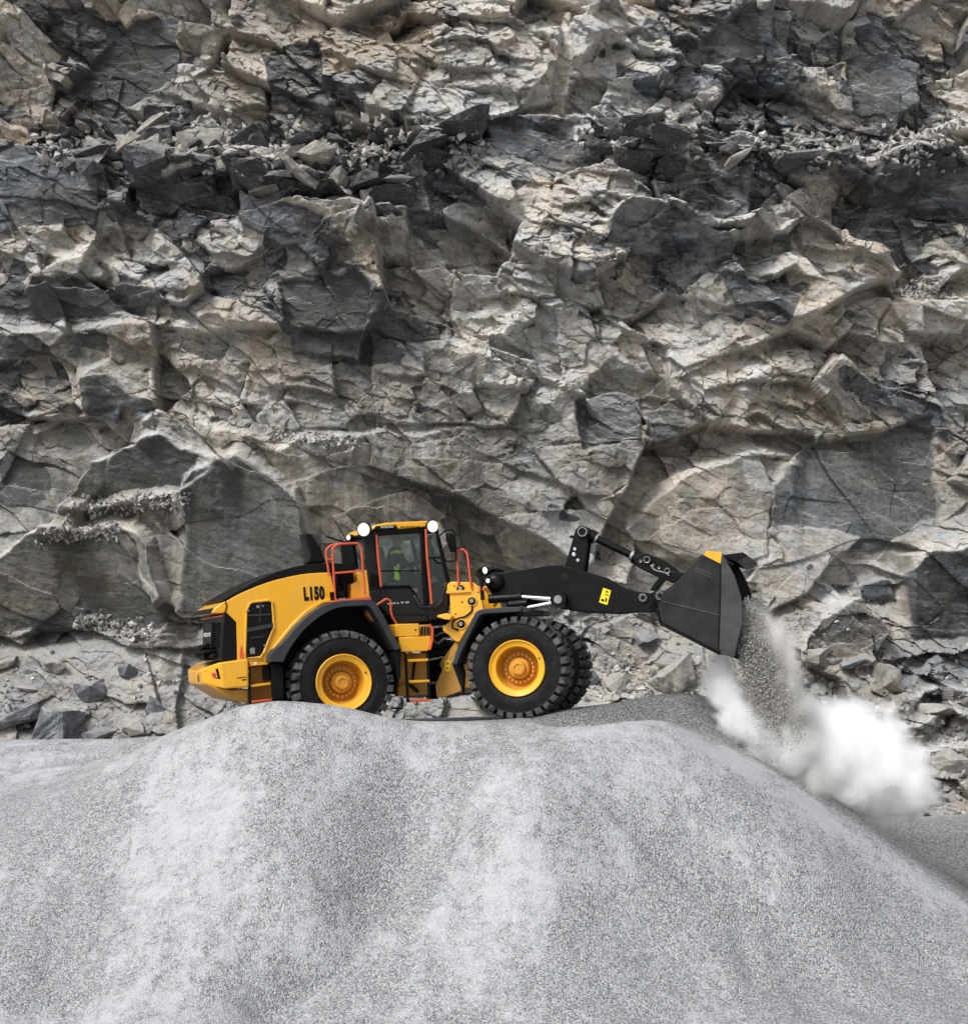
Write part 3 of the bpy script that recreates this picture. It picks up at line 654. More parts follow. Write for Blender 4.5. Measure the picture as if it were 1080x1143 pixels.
# bucket
BL = -1.50
side = z7((560, 392), (640, 332), (705, 250), (775, 194), (845, 203)) + chain(z7((845, 203), (905, 310), (946, 440), (944, 540), (905, 712)), 2)[1:] + z7((830, 682), (690, 608), (552, 538), (534, 470))
loc = [FF.loc(p, BL) for p in side]
mb = MB()
mb.prism([FF.pt(f, BL, u) for f, u in loc], [FF.pt(f, BL + .045, u) for f, u in loc])
BK = mb.build('bucket', M['bucket'], LD, .01)
mb = MB(); mb.prism([FF.pt(f, -BL, u) for f, u in loc], [FF.pt(f, -BL - .045, u) for f, u in loc]); mb.build('side_plate', M['bucket'], BK, .01)
# shell: floor, back and top as one bent sheet
shell = z7((905, 706), (830, 676), (690, 602), (558, 534), (540, 470), (564, 396), (642, 338), (707, 256), (776, 202), (842, 208))
so = [FF.loc(p, BL) for p in shell]; c = np.mean(so, 0); si = [tuple(np.array(q) + (c - np.array(q)) / np.linalg.norm(c - np.array(q)) * .05) for q in so]
mb = MB(); n = len(so); vs = []
for l in (BL + .04, -BL - .04): vs += [FF.pt(f, l, u) for f, u in so] + [FF.pt(f, l, u) for f, u in si]
fs_ = []
for i in range(n - 1): fs_ += [(i, i + 1, 2 * n + i + 1, 2 * n + i), (n + i + 1, n + i, 3 * n + i, 3 * n + i + 1)]
fs_ += [(0, n, 3 * n, 2 * n), (n - 1, 2 * n - 1, 4 * n - 1, 3 * n - 1)]
mb.add(vs, fs_); mb.build('bucket_shell', M['bucket'], BK, 0)
mb = MB(); plate(mb, FF, z7((838, 206), (846, 206), (905, 312), (944, 440), (942, 540), (904, 708), (828, 668)), BL, BL - .02, BL); mb.build('wear_plate', M['wear'], BK, .008)
mb = MB(); plate(mb, FF, z7((755, 214), (776, 193), (845, 203), (838, 256)), BL, BL - .026, BL - .001); mb.build('corner_paint', M['yellow'], BK)
mb = MB(); mb.tube([FF.P(p, BL - .002) for p in z7((558, 438), (835, 506))], .014, 6); mb.tube([FF.P(p, BL - .002) for p in z7((720, 284), (728, 278), (805, 314), (800, 326), (722, 290))], .012, 6, closed=True); mb.build('weld_seam', M['wear'], BK)
mb = MB(); mb.tube([FF.P(p, BL - .006) for p in z7((839, 250), (838, 400), (829, 668))], .02, 6); mb.build('rib', M['black'], BK)
mb = MB(); plate(mb, FF, z7((534, 470), (552, 538), (690, 608), (830, 682), (828, 696), (686, 622), (546, 552), (526, 476)), BL, BL - .02, -BL + .02); mb.build('heel_plate', M['black'], BK, .01)
# spill guard along the top, cutting edge along the lip
e0 = FF.loc(z7((838, 204))[0], BL); e1 = FF.loc(z7((908, 712))[0], BL); e2 = FF.loc(z7((830, 680))[0], BL)
tip = FF.loc(z7((925, 207))[0], BL); tipb = FF.loc(z7((905, 262))[0], BL)
mb = MB(); q = [(e0[0] - .02, e0[1] - .005), (e0[0] + .33, e0[1] + .005), (e0[0] + .40, e0[1] - .05), (e0[0] + .38, e0[1] - .07), (e0[0] + .20, e0[1] - .14), (e0[0] + .05, e0[1] - .08)]
mb.prism([FF.pt(f, -1.1, u) for f, u in q], [FF.pt(f, -BL + .03, u) for f, u in q]); mb.build('spill_guard', M['black'], BK, .012)
mb = MB(); dv = np.array(e1) - np.array(e2); dv /= np.linalg.norm(dv); nn = np.array([dv[1], -dv[0]])
q = [np.array(e1) - dv * .25 + nn * .02, np.array(e1) + dv * .03 - nn * .0, np.array(e1) - dv * .25 - nn * .04]
mb.prism([FF.pt(f, BL - .02, u) for f, u in q], [FF.pt(f, -BL + .02, u) for f, u in q]); mb.build('cutting_edge', M['wear'], BK)
mb = MB()
for l in (-.62, .42):
    plate(mb, FF, z7((500, 400), (525, 385), (570, 385), (600, 400), (560, 470), (530, 455)), AL, l, l + .2)
plate(mb, FF, z7((600, 290), (640, 300), (690, 300), (650, 350), (600, 350)), -.1, -.2, .2)
mb.build('bucket_bracket', M['black'], BK, .012)

# ---- lettering
def lettering(name, txt, fr, p0, p1, lat, mat, parent, bold=0.0, out=.006, height=None, wide=1.0):
    cu = bpy.data.curves.new(name, 'FONT'); cu.body = txt; cu.offset = bold; cu.extrude = .0; cu.space_character = wide
    ob = bpy.data.objects.new(name, cu); COL.objects.link(ob); bpy.context.view_layer.update()
    dg = bpy.context.evaluated_depsgraph_get(); me = bpy.data.meshes.new_from_object(ob.evaluated_get(dg)); bpy.data.objects.remove(ob)
    vs = np.array([v.co[:] for v in me.vertices]); fs = [tuple(p.vertices) for p in me.polygons]; bpy.data.meshes.remove(me)
    mn, mx = vs.min(0), vs.max(0); a = np.array(fr.loc(p0, lat)); b = np.array(fr.loc(p1, lat)); ex = b - a; ln = np.linalg.norm(ex); ex /= ln; ey = np.array([-ex[1], ex[0]])
    m = MB(); k = (vs - mn) / np.maximum(mx - mn, 1e-6)
    pts = [a + ex * ln * q[0] + ey * height * q[1] for q in k]
    m.add([fr.pt(f, lat - out, u) for f, u in pts], fs); return m.build(name, M[mat], parent, smooth=0)
hood = [o for o in LD.children if o.name.startswith('engine_hood')][0]
lettering('model_lettering', 'L150', RF, z1((576, 428))[0], z1((666, 422))[0], HL, 'letter', hood, .070, .006, .235, 1.14)
lettering('cab_lettering', 'VOLVO', RF, z4((350, 776))[0], z4((516, 764))[0], CL, 'white', LD, .01, .006, .03, 1.5)
lettering('roof_lettering', 'VOLVO', RF, z4((300, 200))[0], z4((398, 195))[0], CL - .056, 'white', LD, .02, .004, .035, 1.1)
# on the rear face of the grille
cu = bpy.data.curves.new('t', 'FONT'); cu.body = 'VOLVO'; cu.offset = .02; ob = bpy.data.objects.new('t', cu); COL.objects.link(ob); bpy.context.view_layer.update()
me = bpy.data.meshes.new_from_object(ob.evaluated_get(bpy.context.evaluated_depsgraph_get())); bpy.data.objects.remove(ob)
vs = np.array([v.co[:] for v in me.vertices]); fs_ = [tuple(p.vertices) for p in me.polygons]; k = (vs - vs.min(0)) / np.maximum(vs.max(0) - vs.min(0), 1e-6)
m = MB(); m.add([grp(.42 - .74 * q[0], .40 - .10 * q[1], .075) for q in k], fs_); m.build('grille_lettering', M['white'], gr, smooth=0)


# ------------------------------------------------------------------ the driver, seated in the cab
def person(pos):
    """one skinned body in the rear frame's axes; pos = seat point (f, l, u)"""
    f, l, u = pos
    J = {}; E = []
    def j(n, a, b, c, r, par=None):
        J[n] = (RF.pt(f + a, l + b, u + c), r)
        if par: E.append((par, n))
    j('pelvis', 0, 0, .08, .15); j('waist', -.01, 0, .26, .145, 'pelvis'); j('chest', .02, 0, .46, .165, 'waist'); j('collar', .05, 0, .60, .10, 'chest')
    j('neck', .075, 0, .67, .058, 'collar'); j('jaw', .10, 0, .73, .078, 'neck'); j('skull', .095, 0, .83, .098, 'jaw'); j('crown', .085, 0, .90, .07, 'skull')
    j('nose', .195, 0, .785, .018, 'jaw')
    for n, s in (('n', -1), ('f', 1)):
        j('sh' + n, .03, .19 * s, .56, .075, 'collar'); j('el' + n, .16, .25 * s, .31, .052, 'sh' + n); j('wr' + n, .40, .17 * s, .36, .033, 'el' + n); j('pa' + n, .47, .15 * s, .39, .036, 'wr' + n)
        for q in range(4):
            j(f'k{n}{q}', .51, (.12 + .018 * q) * s, .415 - .012 * q, .011, 'pa' + n); j(f't{n}{q}', .53, (.125 + .018 * q) * s, .38 - .012 * q, .009, f'k{n}{q}')
        j('th' + n, .49, .115 * s, .40, .011, 'pa' + n)
        j('hip' + n, .05, .10 * s, .06, .11, 'pelvis'); j('kn' + n, .46, .13 * s, .12, .075, 'hip' + n); j('an' + n, .52, .13 * s, -.30, .05, 'kn' + n); j('to' + n, .68, .13 * s, -.35, .04, 'an' + n)
    names = list(J); org = J['pelvis'][0]
    me = bpy.data.meshes.new('person'); me.from_pydata([tuple(J[n][0] - org) for n in names], [(names.index(a), names.index(b)) for a, b in E], [])
    ob = bpy.data.objects.new('tmp', me); COL.objects.link(ob)
    ob.modifiers.new('skin', 'SKIN'); sv = me.skin_vertices[0].data
    for i, n in enumerate(names): sv[i].radius = (J[n][1], J[n][1]); sv[i].use_root = (i == 0)
    sd = ob.modifiers.new('sub', 'SUBSURF'); sd.levels = 2; sd.render_levels = 2
    bpy.context.view_layer.update()
    m2 = bpy.data.meshes.new_from_object(ob.evaluated_get(bpy.context.evaluated_depsgraph_get())); bpy.data.objects.remove(ob)
    o = bpy.data.objects.new('person', m2); COL.objects.link(o); o.location = org; o['_w'] = list(org)
    m2.materials.clear()
    for k in ('cloth', 'skin', 'hivis'): m2.materials.append(M[k])
    for p in m2.polygons:
        q = np.array(p.center[:]) + org - RF.O; pf, pl, pu = q @ RF.F - f, q @ RF.L - l, q @ RF.U - u
        p.use_smooth = True
        if pu > .655 and pf < .3: p.material_index = 1
        elif pf > .42 and pu > .33 and abs(pl) < .26: p.material_index = 1
        elif pf < .14 and (.545 < pu < .60) and .07 < abs(pl) < .30: p.material_index = 2
        elif -.06 < pf < .03 and .08 < pu < .34 and abs(pl) > .07: p.material_index = 2
    # hair as a close cap, ears
    mb = MB(); c = RF.pt(f + .075, l, u + .835)
    vs = []; fs = []; nu, nv = 16, 8
    for i in range(nv + 1):
        th = (math.pi * .60) * i / nv
        for k in range(nu):
            ph = 2 * math.pi * k / nu; x = math.sin(th) * math.cos(ph); y = math.sin(th) * math.sin(ph); z = math.cos(th)
            sc = 1.0 if x < .3 else (1 - .0 * x)
            if x > .45 and z < .35: x, z = .45, max(z, .3)
            vs.append(c + .112 * x * RF.F * sc + .098 * y * RF.L + .108 * z * RF.U)
    for i in range(nv):
        for k in range(nu): fs.append((i * nu + k, i * nu + (k + 1) % nu, (i + 1) * nu + (k + 1) % nu, (i + 1) * nu + k))
    mb.add(vs, fs); mb.build('hair', M['hair'], o, smooth=60)
    mb = MB()
    for s in (-1, 1):
        e = RF.pt(f + .08, l + .095 * s, u + .785); mb.tube([e - .02 * RF.U, e + .005 * RF.F, e + .03 * RF.U], [.010, .016, .010], 8)
    mb.build('ear', M['skin'], o)
    mb = MB()
    for s in (-1, 1):
        e = RF.pt(f + .172, l + .036 * s, u + .815); mb.tube([e - .012 * RF.L, e, e + .012 * RF.L], [.004, .009, .004], 8)
    mb.build('eye', M['letter'], o)
    mb = MB(); e = RF.pt(f + .172, l, u + .735); mb.tube([e - .025 * RF.L, e + .004 * RF.F, e + .025 * RF.L], [.003, .007, .003], 6); mb.build('mouth', M['red'], o)
    return o
tag(person((fs - .06, 0, us - .06)), 'person in dark jacket with hi-vis stripes seated in the loader cab', 'person')

# ------------------------------------------------------------------ numpy noise
def hashv(ix, iy, seed, k=0):
    h = (ix.astype(np.int64) * 374761393 + iy.astype(np.int64) * 668265263 + (seed * 1274126177 + k * 97531) ) & 0xffffffff
    h = ((h ^ (h >> 13)) * 1274126177) & 0xffffffff
    h = ((h ^ (h >> 16)) * 2246822519) & 0xffffffff
    h = h ^ (h >> 15)
    return (h & 0xffffff) / float(0x1000000)
def vnoise(x, y, seed):
    ix = np.floor(x); iy = np.floor(y); fx = x - ix; fy = y - iy
    fx = fx * fx * fx * (fx * (fx * 6 - 15) + 10); fy = fy * fy * fy * (fy * (fy * 6 - 15) + 10)
    a = hashv(ix, iy, seed); b = hashv(ix + 1, iy, seed); c = hashv(ix, iy + 1, seed); d = hashv(ix + 1, iy + 1, seed)
    return ((a + (b - a) * fx) * (1 - fy) + (c + (d - c) * fx) * fy) * 2 - 1
def fbm(x, y, seed, octv=5, gain=.5, ridged=False):
    s = 0; a = 1; t = 0
    for o in range(octv):
        n = vnoise(x * 2 ** o + 17.3 * o, y * 2 ** o - 9.1 * o, seed + o)
        if ridged: n = 1 - 2 * np.abs(n)
        s = s + a * n; t += a; a *= gain
    return s / t
def grid_object(name, X, Y, Zc, mat, attrs=None, smooth=True):
    ny, nx = X.shape; v = np.stack([X, Y, Zc], -1).reshape(-1, 3).astype(np.float32)
    i = np.arange(ny * nx).reshape(ny, nx); q = np.stack([i[:-1, :-1], i[:-1, 1:], i[1:, 1:], i[1:, :-1]], -1).reshape(-1, 4)
    me = bpy.data.meshes.new(name); me.vertices.add(len(v)); me.vertices.foreach_set('co', v.ravel())
    me.loops.add(q.size); me.loops.foreach_set('vertex_index', q.ravel().astype(np.int32))
    me.polygons.add(len(q)); me.polygons.foreach_set('loop_start', np.arange(0, q.size, 4, dtype=np.int32))
    me.update(calc_edges=True)
    if smooth: me.polygons.foreach_set('use_smooth', np.ones(len(q), bool))
    else: me.polygons.foreach_set('use_smooth', np.zeros(len(q), bool))
    for k, a in (attrs or {}).items():
        at = me.attributes.new(k, 'FLOAT', 'POINT'); at.data.foreach_set('value', a.ravel().astype(np.float32))
    me.materials.append(mat); me.update()
    o = bpy.data.objects.new(name, me); COL.objects.link(o); return o

# ------------------------------------------------------------------ gravel mound: a sheet through surveyed points (photo pixel, distance)
PTS = [(-250, 838, 41), (-100, 834, 41), (0, 832, 41), (70, 831, 40), (150, 828, 38), (-250, 872, 33), (-100, 875, 32.5), (0, 876, 32.2), (80, 864, 32), (150, 845, 31.6),
       (200, 815, 31), (230, 803, 30), (262, 791, 29.2), (300, 786, 28.7), (335, 787, 28.5), (375, 793, 28.3), (410, 800, 28.4), (450, 806.5, 28.7), (500, 808, 29), (545, 806, 29.3), (590, 803, 29.6), (640, 798.5, 30),
       (690, 791, 30.5), (740, 783, 31), (782, 777, 31.3), (800, 787, 31.9), (830, 822, 32.3), (860, 850, 32.7), (900, 880, 33.1), (950, 905, 33.4),
       (383, 824, 30.2), (420, 816, 30.4), (480, 812, 30.7), (577, 805, 30.3), (650, 796, 32), (300, 800, 30.6), (480, 806, 32.5), (380, 806, 32.5), (560, 803, 32.5), (700, 790, 33), (620, 803, 36), (450, 806, 36), (740, 800, 36),
       (590, 814, 29.0), (640, 811, 29.1), (700, 805.5, 29.3), (742, 805, 29.5), (640, 815.5, 29.65), (700, 809, 29.9), (745, 806, 30.2), (800, 832, 29.4), (860, 860, 29.2), (910, 893, 29.0), (960, 925, 28.8), (1020, 966, 28.4), (1080, 1008, 28.0), (1160, 1060, 27.6),
       (1000, 925, 36.5), (1080, 914, 37), (1160, 905, 38), (1010, 952, 34.8), (965, 925, 33), (1020, 960, 32.6), (1080, 992, 32.2), (1160, 1040, 32),
       (580, 850, 27.4), (690, 860, 27.3), (790, 905, 27), (880, 960, 26.6),
       (0, 1000, 26.5), (0, 930, 28.5), (120, 960, 26.6), (220, 900, 27.4), (320, 880, 26.8), (300, 960, 25.8), (430, 880, 27.2), (480, 960, 26.0), (560, 930, 26.0), (650, 980, 25.6), (800, 1020, 25.6), (980, 1060, 26),
       (0, 1143, 23.2), (150, 1143, 23), (270, 1143, 23), (400, 1143, 23.2), (540, 1143, 22.9), (680, 1143, 22.8), (810, 1143, 23), (950, 1143, 23.6), (1080, 1143, 24.2)]
P3 = [at_depth(*p) for p in PTS]
for x in (-22, -12, -4, 4, 12, 22):
    for y, z in ((-13.5, .9), (-17, .0)): P3.append(np.array([x, y, z]))
for x, y, z in ((22, 0, 0), (22, -6, .6), (22, 6, 0), (17, 3, 2.0), (13, 4, 2.7), (-22, -2, 3.2), (-22, 6, 3.4), (-15, 6, 3.6), (-22, 13, 1.2), (-10, 13, 2.6), (0, 13, 2.2), (8, 13, 1.6), (4, 9, 3.3), (-4, 9, 3.8), (10, 8, 2.4), (15, 10, 1.6), (12, -1, 1.0), (-22, -8, 1.4)): P3.append(np.array([x, y, z]))
P3 = np.array(P3)
def tps(P, X, Y, lam=.002):
    n = len(P); d = np.hypot(P[:, None, 0] - P[None, :, 0], P[:, None, 1] - P[None, :, 1])
    K = np.where(d > 0, d * d * np.log(np.maximum(d, 1e-9)), 0) + lam * np.eye(n)
    Q = np.concatenate([np.ones((n, 1)), P[:, :2]], 1); A = np.zeros((n + 3, n + 3)); A[:n, :n] = K; A[:n, n:] = Q; A[n:, :n] = Q.T
    w = np.linalg.solve(A, np.concatenate([P[:, 2], np.zeros(3)]))
    Zv = w[n] + w[n + 1] * X + w[n + 2] * Y
    for i in range(n):
        r2 = (X - P[i, 0]) ** 2 + (Y - P[i, 1]) ** 2; Zv += w[i] * .5 * r2 * np.log(np.maximum(r2, 1e-12))
    return Zv
gx = np.arange(-21, 21.01, .075); gy = np.concatenate([np.arange(-16.5, 2, .065), np.arange(2, 14.01, .15)])
GX, GY = np.meshgrid(gx, gy)
GZ = tps(P3, GX, GY)
near = np.clip((-3.9 - GY) / 1.5, 0, 1)        # loose front faces are rougher than the level top
GZ += .05 * fbm(GX * .55, GY * .55, 3, 4) * (.25 + .75 * near)
flow = fbm(GX * .6 + .35 * GY, GY * .3 + 3, 11, 4); GZ += near * (.12 * flow + .10 * fbm(GX * .32, GY * .32, 12, 3))
GZ += .016 * fbm(GX * 3.0, GY * 3.0, 5, 3) * (.4 + .6 * near)
# tyre tracks on the level ground left
trk = np.clip((-5.2 - GX) / 1.5, 0, 1) * np.clip((GY - .3) / .6, 0, 1)
tt = GY - .10 * (GX + 8) - .02 * (GX + 8) ** 2 + .15 * vnoise(GX * .5, GY * .5, 8)
GZ += trk * (.07 * np.sin(tt * 3.3) + .03 * np.sin(tt * 9))
edge = np.minimum.reduce([(GX + 21) / 3, (21 - GX) / 3, (GY + 16.5) / 2, (14 - GY) / 3]); edge = np.clip(edge, 0, 1); edge = edge * edge * (3 - 2 * edge)
GZ = np.where(GZ > .05, GZ, .05 * np.exp(np.minimum(GZ, .05) / .6 - .083)); GZ = GZ * edge - .12 * (1 - edge)
GD = GY - CAM[1]; GU = CU + FPX * GX / GD; GV = CV - FPX * (GZ - CAM[2]) / GD
nz_ = fbm(GX * .7, GY * .55, 21, 5, .62); GUw = GU + 38 * fbm(GX * .5, GY * .5, 23, 4); GVw = GV + 26 * fbm(GX * .5 + 9, GY * .5, 24, 4)
fine = .36 + .55 * nz_
for u_, v_, ru, rv, am in ((250, 930, 90, 70, .42), (290, 1040, 110, 60, .30), (395, 855, 30, 34, .50), (210, 880, 60, 40, .30), (170, 1000, 50, 70, .25), (60, 850, 120, 18, .40), (590, 900, 90, 50, .35), (560, 980, 110, 60, .25), (530, 1060, 60, 60, .20), (40, 1135, 120, 20, .40), (700, 860, 110, 22, .35), (330, 800, 120, 16, .3), (640, 1000, 80, 30, .25), (850, 960, 40, 60, .22), (690, 930, 16, 40, .25),
                            (60, 960, 70, 60, -.30), (120, 900, 40, 60, -.28), (20, 1060, 80, 50, -.18), (445, 930, 24, 70, -.38), (415, 1010, 40, 40, -.40), (360, 1080, 55, 30, -.34), (470, 1100, 70, 40, -.2), (640, 1080, 90, 40, -.18), (800, 1060, 140, 90, -.22), (960, 1060, 120, 80, -.20), (740, 930, 40, 50, -.22), (300, 870, 30, 18, -.25), (500, 850, 50, 20, -.15)):
    fine = fine + am * np.exp(-((GUw - u_) / ru) ** 2 - ((GVw - v_) / rv) ** 2)
for cv_, wd_, am in (([(470, 850), (462, 930), (430, 1000), (360, 1070), (270, 1120)], 9, -.35), ([(480, 900), (460, 980), (400, 1050), (330, 1110)], 6, .3), ([(640, 860), (720, 920), (790, 990), (850, 1080)], 8, -.25), ([(700, 870), (790, 930), (850, 1000)], 7, .28), ([(560, 850), (520, 900), (490, 990), (480, 1100)], 8, .2), ([(150, 850), (110, 930), (100, 1040)], 9, -.2)):
    cv_ = np.array(cv_, float); dm = np.full(GU.shape, 1e9)
    for a_, b_ in zip(cv_, cv_[1:]):
        ab = b_ - a_; t_ = np.clip(((GUw - a_[0]) * ab[0] + (GVw - a_[1]) * ab[1]) / (ab @ ab), 0, 1); dm = np.minimum(dm, np.hypot(GUw - a_[0] - t_ * ab[0], GVw - a_[1] - t_ * ab[1]))
    fine = fine + .8 * am * np.exp(-(dm / wd_) ** 2); GZ = GZ + (.075 * np.sign(am)) * near * np.exp(-(dm / wd_) ** 2)
for cv_, wd_, am in (([(478, 815), (470, 880), (440, 960), (385, 1040), (300, 1120)], 42, -.34), ([(120, 850), (90, 930), (70, 1020), (60, 1130)], 48, -.24), ([(690, 860), (770, 930), (850, 1010), (920, 1110)], 30, -.14), ([(600, 850), (590, 930), (620, 1040)], 70, .16), ([(290, 830), (270, 930), (220, 1050)], 80, .16)):
    cv_ = np.array(cv_, float); dm = np.full(GU.shape, 1e9)
    for a_, b_ in zip(cv_, cv_[1:]):
        ab = b_ - a_; t_ = np.clip(((GUw - a_[0]) * ab[0] + (GVw - a_[1]) * ab[1]) / (ab @ ab), 0, 1); dm = np.minimum(dm, np.hypot(GUw - a_[0] - t_ * ab[0], GVw - a_[1] - t_ * ab[1]))
    GZ = GZ + am * near * np.exp(-(dm / wd_) ** 2)
fine = np.clip(.46 + .48 * (fine - .5), 0, 1)
# darker and coarser stone beyond the crest line
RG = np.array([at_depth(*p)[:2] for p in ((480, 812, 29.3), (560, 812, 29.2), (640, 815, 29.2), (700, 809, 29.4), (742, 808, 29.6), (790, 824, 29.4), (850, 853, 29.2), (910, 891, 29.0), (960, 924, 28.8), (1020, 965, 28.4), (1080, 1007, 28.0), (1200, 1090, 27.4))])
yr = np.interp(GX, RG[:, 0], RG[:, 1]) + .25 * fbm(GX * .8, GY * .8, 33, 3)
past_crest = np.clip((GY - yr) / .7, 0, 1) * np.clip((GX + .6) / 1.0, 0, 1) * np.clip((6 - GY) / 2, 0, 1)
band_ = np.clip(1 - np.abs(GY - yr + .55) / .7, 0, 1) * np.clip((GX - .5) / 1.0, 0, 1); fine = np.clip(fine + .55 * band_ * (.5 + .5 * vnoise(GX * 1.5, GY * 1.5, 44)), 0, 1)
def ground_z(x, y):
    i = np.clip(np.searchsorted(gx, x), 1, len(gx) - 1); k = np.clip(np.searchsorted(gy, y), 1, len(gy) - 1)
    return float(GZ[k, i]) if abs(x) < 21 and -16.5 < y < 14 else 0.0

def gravel_mat(name='gravel', dark=1.0):
    t = NT(name); v = t.coord()
    vo = t.n('ShaderNodeTexVoronoi', ins={'Vector': v, 'Scale': 42.0}); vf = t.n('ShaderNodeTexVoronoi', ins={'Vector': v, 'Scale': 90.0})
    big = t.n('ShaderNodeTexVoronoi', ins={'Vector': v, 'Scale': 13.0})
    g1 = t.n('ShaderNodeSeparateColor'); t.link(vo.outputs['Color'], g1.inputs[0]); g2 = t.n('ShaderNodeSeparateColor'); t.link(vf.outputs['Color'], g2.inputs[0])
    at = t.n('ShaderNodeAttribute', attribute_name='fine'); n1 = t.noise(v, 1.2, 8, .7); n2 = t.noise(v, 7, 5, .6)
    stk = t.noise(t.coord((2.6, .7, .7), (0, 0, R(12))), 1.3, 8, .7, .5)
    fm = t.ramp(t.math('ADD', t.math('ADD', at.outputs['Fac'], t.math('MULTIPLY', t.math('SUBTRACT', stk, .5), 1.0)), t.math('MULTIPLY', t.math('SUBTRACT', t.noise(v, 4.5, 10, .8), .5), 1.5)), [(.34, 0), (.72, 1)])
    stone = t.ramp(g1.outputs[0], [(0, (.10, .107, .117)), (.25, (.215, .223, .234)), (.55, (.335, .344, .355)), (.8, (.43, .438, .446)), (1, (.58, .58, .578))])
    tintc = t.ramp(g1.outputs[1], [(0, (.93, .98, 1.04)), (.6, (1, 1, 1)), (1, (1.08, 1.0, .90))])
    stone = t.mix(1.0, stone, tintc, 'MULTIPLY')
    small = t.ramp(g2.outputs[0], [(0, (.22, .227, .24)), (.5, (.39, .40, .412)), (1, (.56, .567, .575))])
    c = t.mix(t.math('ADD', t.math('MULTIPLY', fm, .62), .16), stone, small)
    dust = t.mix(t.math('MULTIPLY', fm, t.ramp(n1, [(.35, .2), (.65, .75)])), c, (.46, .472, .486))
    fr_ = t.n('ShaderNodeAttribute', attribute_name='past_crest').outputs['Fac']
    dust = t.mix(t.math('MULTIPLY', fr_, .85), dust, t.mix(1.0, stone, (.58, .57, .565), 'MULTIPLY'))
    h1 = t.math('MULTIPLY', vo.outputs['Distance'], -1.0); h2 = t.math('MULTIPLY', vf.outputs['Distance'], -.4)
    st = t.math('SUBTRACT', 1.0, t.math('MULTIPLY', fm, .55))
    bp = t.n('ShaderNodeBump', ins={'Distance': .035}); t.link(t.math('ADD', h1, h2), bp.inputs['Height']); t.link(t.math('MULTIPLY', st, .8), bp.inputs['Strength'])
    t.bsdf(dust, .9, 0, bp.outputs[0], .2)
    return t.m
GM = gravel_mat()
mound = grid_object('gravel_mound', GX, GY, GZ, GM, {'fine': fine * (1 - past_crest), 'past_crest': past_crest})
tag(mound, 'big pale grey mound of crushed stone under the wheel loader', 'gravel mound', kind='structure')

def floor_mat():
    t = NT('quarry_floor'); v = t.coord(); n = t.noise(v, .4, 9, .7); n2 = t.noise(v, 9, 6, .7)
    c = t.mix(n, (.24, .235, .225), (.42, .41, .395)); c = t.mix(t.ramp(n2, [(.45, 0), (.7, .6)]), c, (.50, .49, .47))
    t.bsdf(c, .95, 0, t.bump(n2, .6, .05), .2); return t.m
a = np.array([-420, -300, -200, -120, -70, -40, -20, -10, 0, 10, 20, 40, 70, 120, 200, 300, 420.]); FX, FY = np.meshgrid(a, a)
tag(grid_object('ground', FX, FY, np.zeros_like(FX), floor_mat()), 'flat dusty quarry floor around the mound', 'ground', kind='structure')

# ------------------------------------------------------------------ the quarry wall
CY = 26.0; CD = CY - CAM[1]
cx = np.arange(-23, 23.01, .034); cz = np.arange(-.3, 30.01, .034)
WX, WZ = np.meshgrid(cx, cz)
U = CU + FPX * WX / CD; V = CV - FPX * (WZ - 6) / CD
def worley(x, y, seed, jit=.85):
    ix = np.floor(x); iy = np.floor(y); b1 = np.full(x.shape, 9.); b2 = np.full(x.shape, 9.)
    idx = np.zeros(x.shape); idy = np.zeros(x.shape); ox = np.zeros(x.shape); oy = np.zeros(x.shape)
    for a in (-1, 0, 1):
        for b in (-1, 0, 1):
            jx = ix + a; jy = iy + b
            px = jx + .5 + jit * (hashv(jx, jy, seed, 1) - .5); py = jy + .5 + jit * (hashv(jx, jy, seed, 2) - .5)
            dx = x - px; dy = y - py; d = dx * dx + dy * dy
            m = d < b1
            b2 = np.where(m, b1, np.minimum(b2, d)); idx = np.where(m, jx, idx); idy = np.where(m, jy, idy); ox = np.where(m, dx, ox); oy = np.where(m, dy, oy); b1 = np.where(m, d, b1)
    return idx, idy, ox, oy, np.sqrt(b2) - np.sqrt(b1)
def sstep(a, b, x): t = np.clip((x - a) / (b - a), 0, 1); return t * t * (3 - 2 * t)
def inpoly(poly, x, y):
    r = np.zeros(x.shape, bool); n = len(poly)
    for i in range(n):
        x1, y1 = poly[i]; x2, y2 = poly[(i + 1) % n]
        if y1 == y2: continue
        c = ((y1 > y) != (y2 > y)) & (x < (x2 - x1) * (y - y1) / (y2 - y1) + x1); r ^= c
    return r
# pixel coordinates with ragged edges, for the features below
wob = 9.0
UW = U + wob * fbm(WX * .8, WZ * .8, 101, 5, .6) ; VW = V + wob * fbm(WX * .8 + 50, WZ * .8, 131, 5, .6)

# macro relief, metres towards the camera
H = .9 * fbm(WX * .12, WZ * .12, 41, 3)
# upper bench: the wall above the rubble ledge stands back
led = 158 + 14 * vnoise(WX * .3, WX * 0 + 2, 51) + 8 * vnoise(WX * 1.1, WX * 0 + 5, 52) + np.where(U > 860, 10, 0)
H -= 1.5 * sstep(10, -26, V - led)
H += .55 * sstep(90, 0, np.abs(V - led - 62))
# talus apron leaning out at the foot
H += .22 * sstep(690, 740, V) * fbm(WX * .9, WZ * 1.2, 151, 5, .55) + np.clip((V - 715) / 34.8, 0, 9) * .85 + .9 * sstep(660, 740, V)
H += 1.1 * sstep(640, 760, V) * sstep(760, 1040, U)          # rougher buttress bottom right
H -= .9 * sstep(260, 60, U) * sstep(250, 420, V) * sstep(700, 560, V)
H += .9 * sstep(40, 0, np.abs(U - 1095 - 0)) * sstep(630, 650, V)

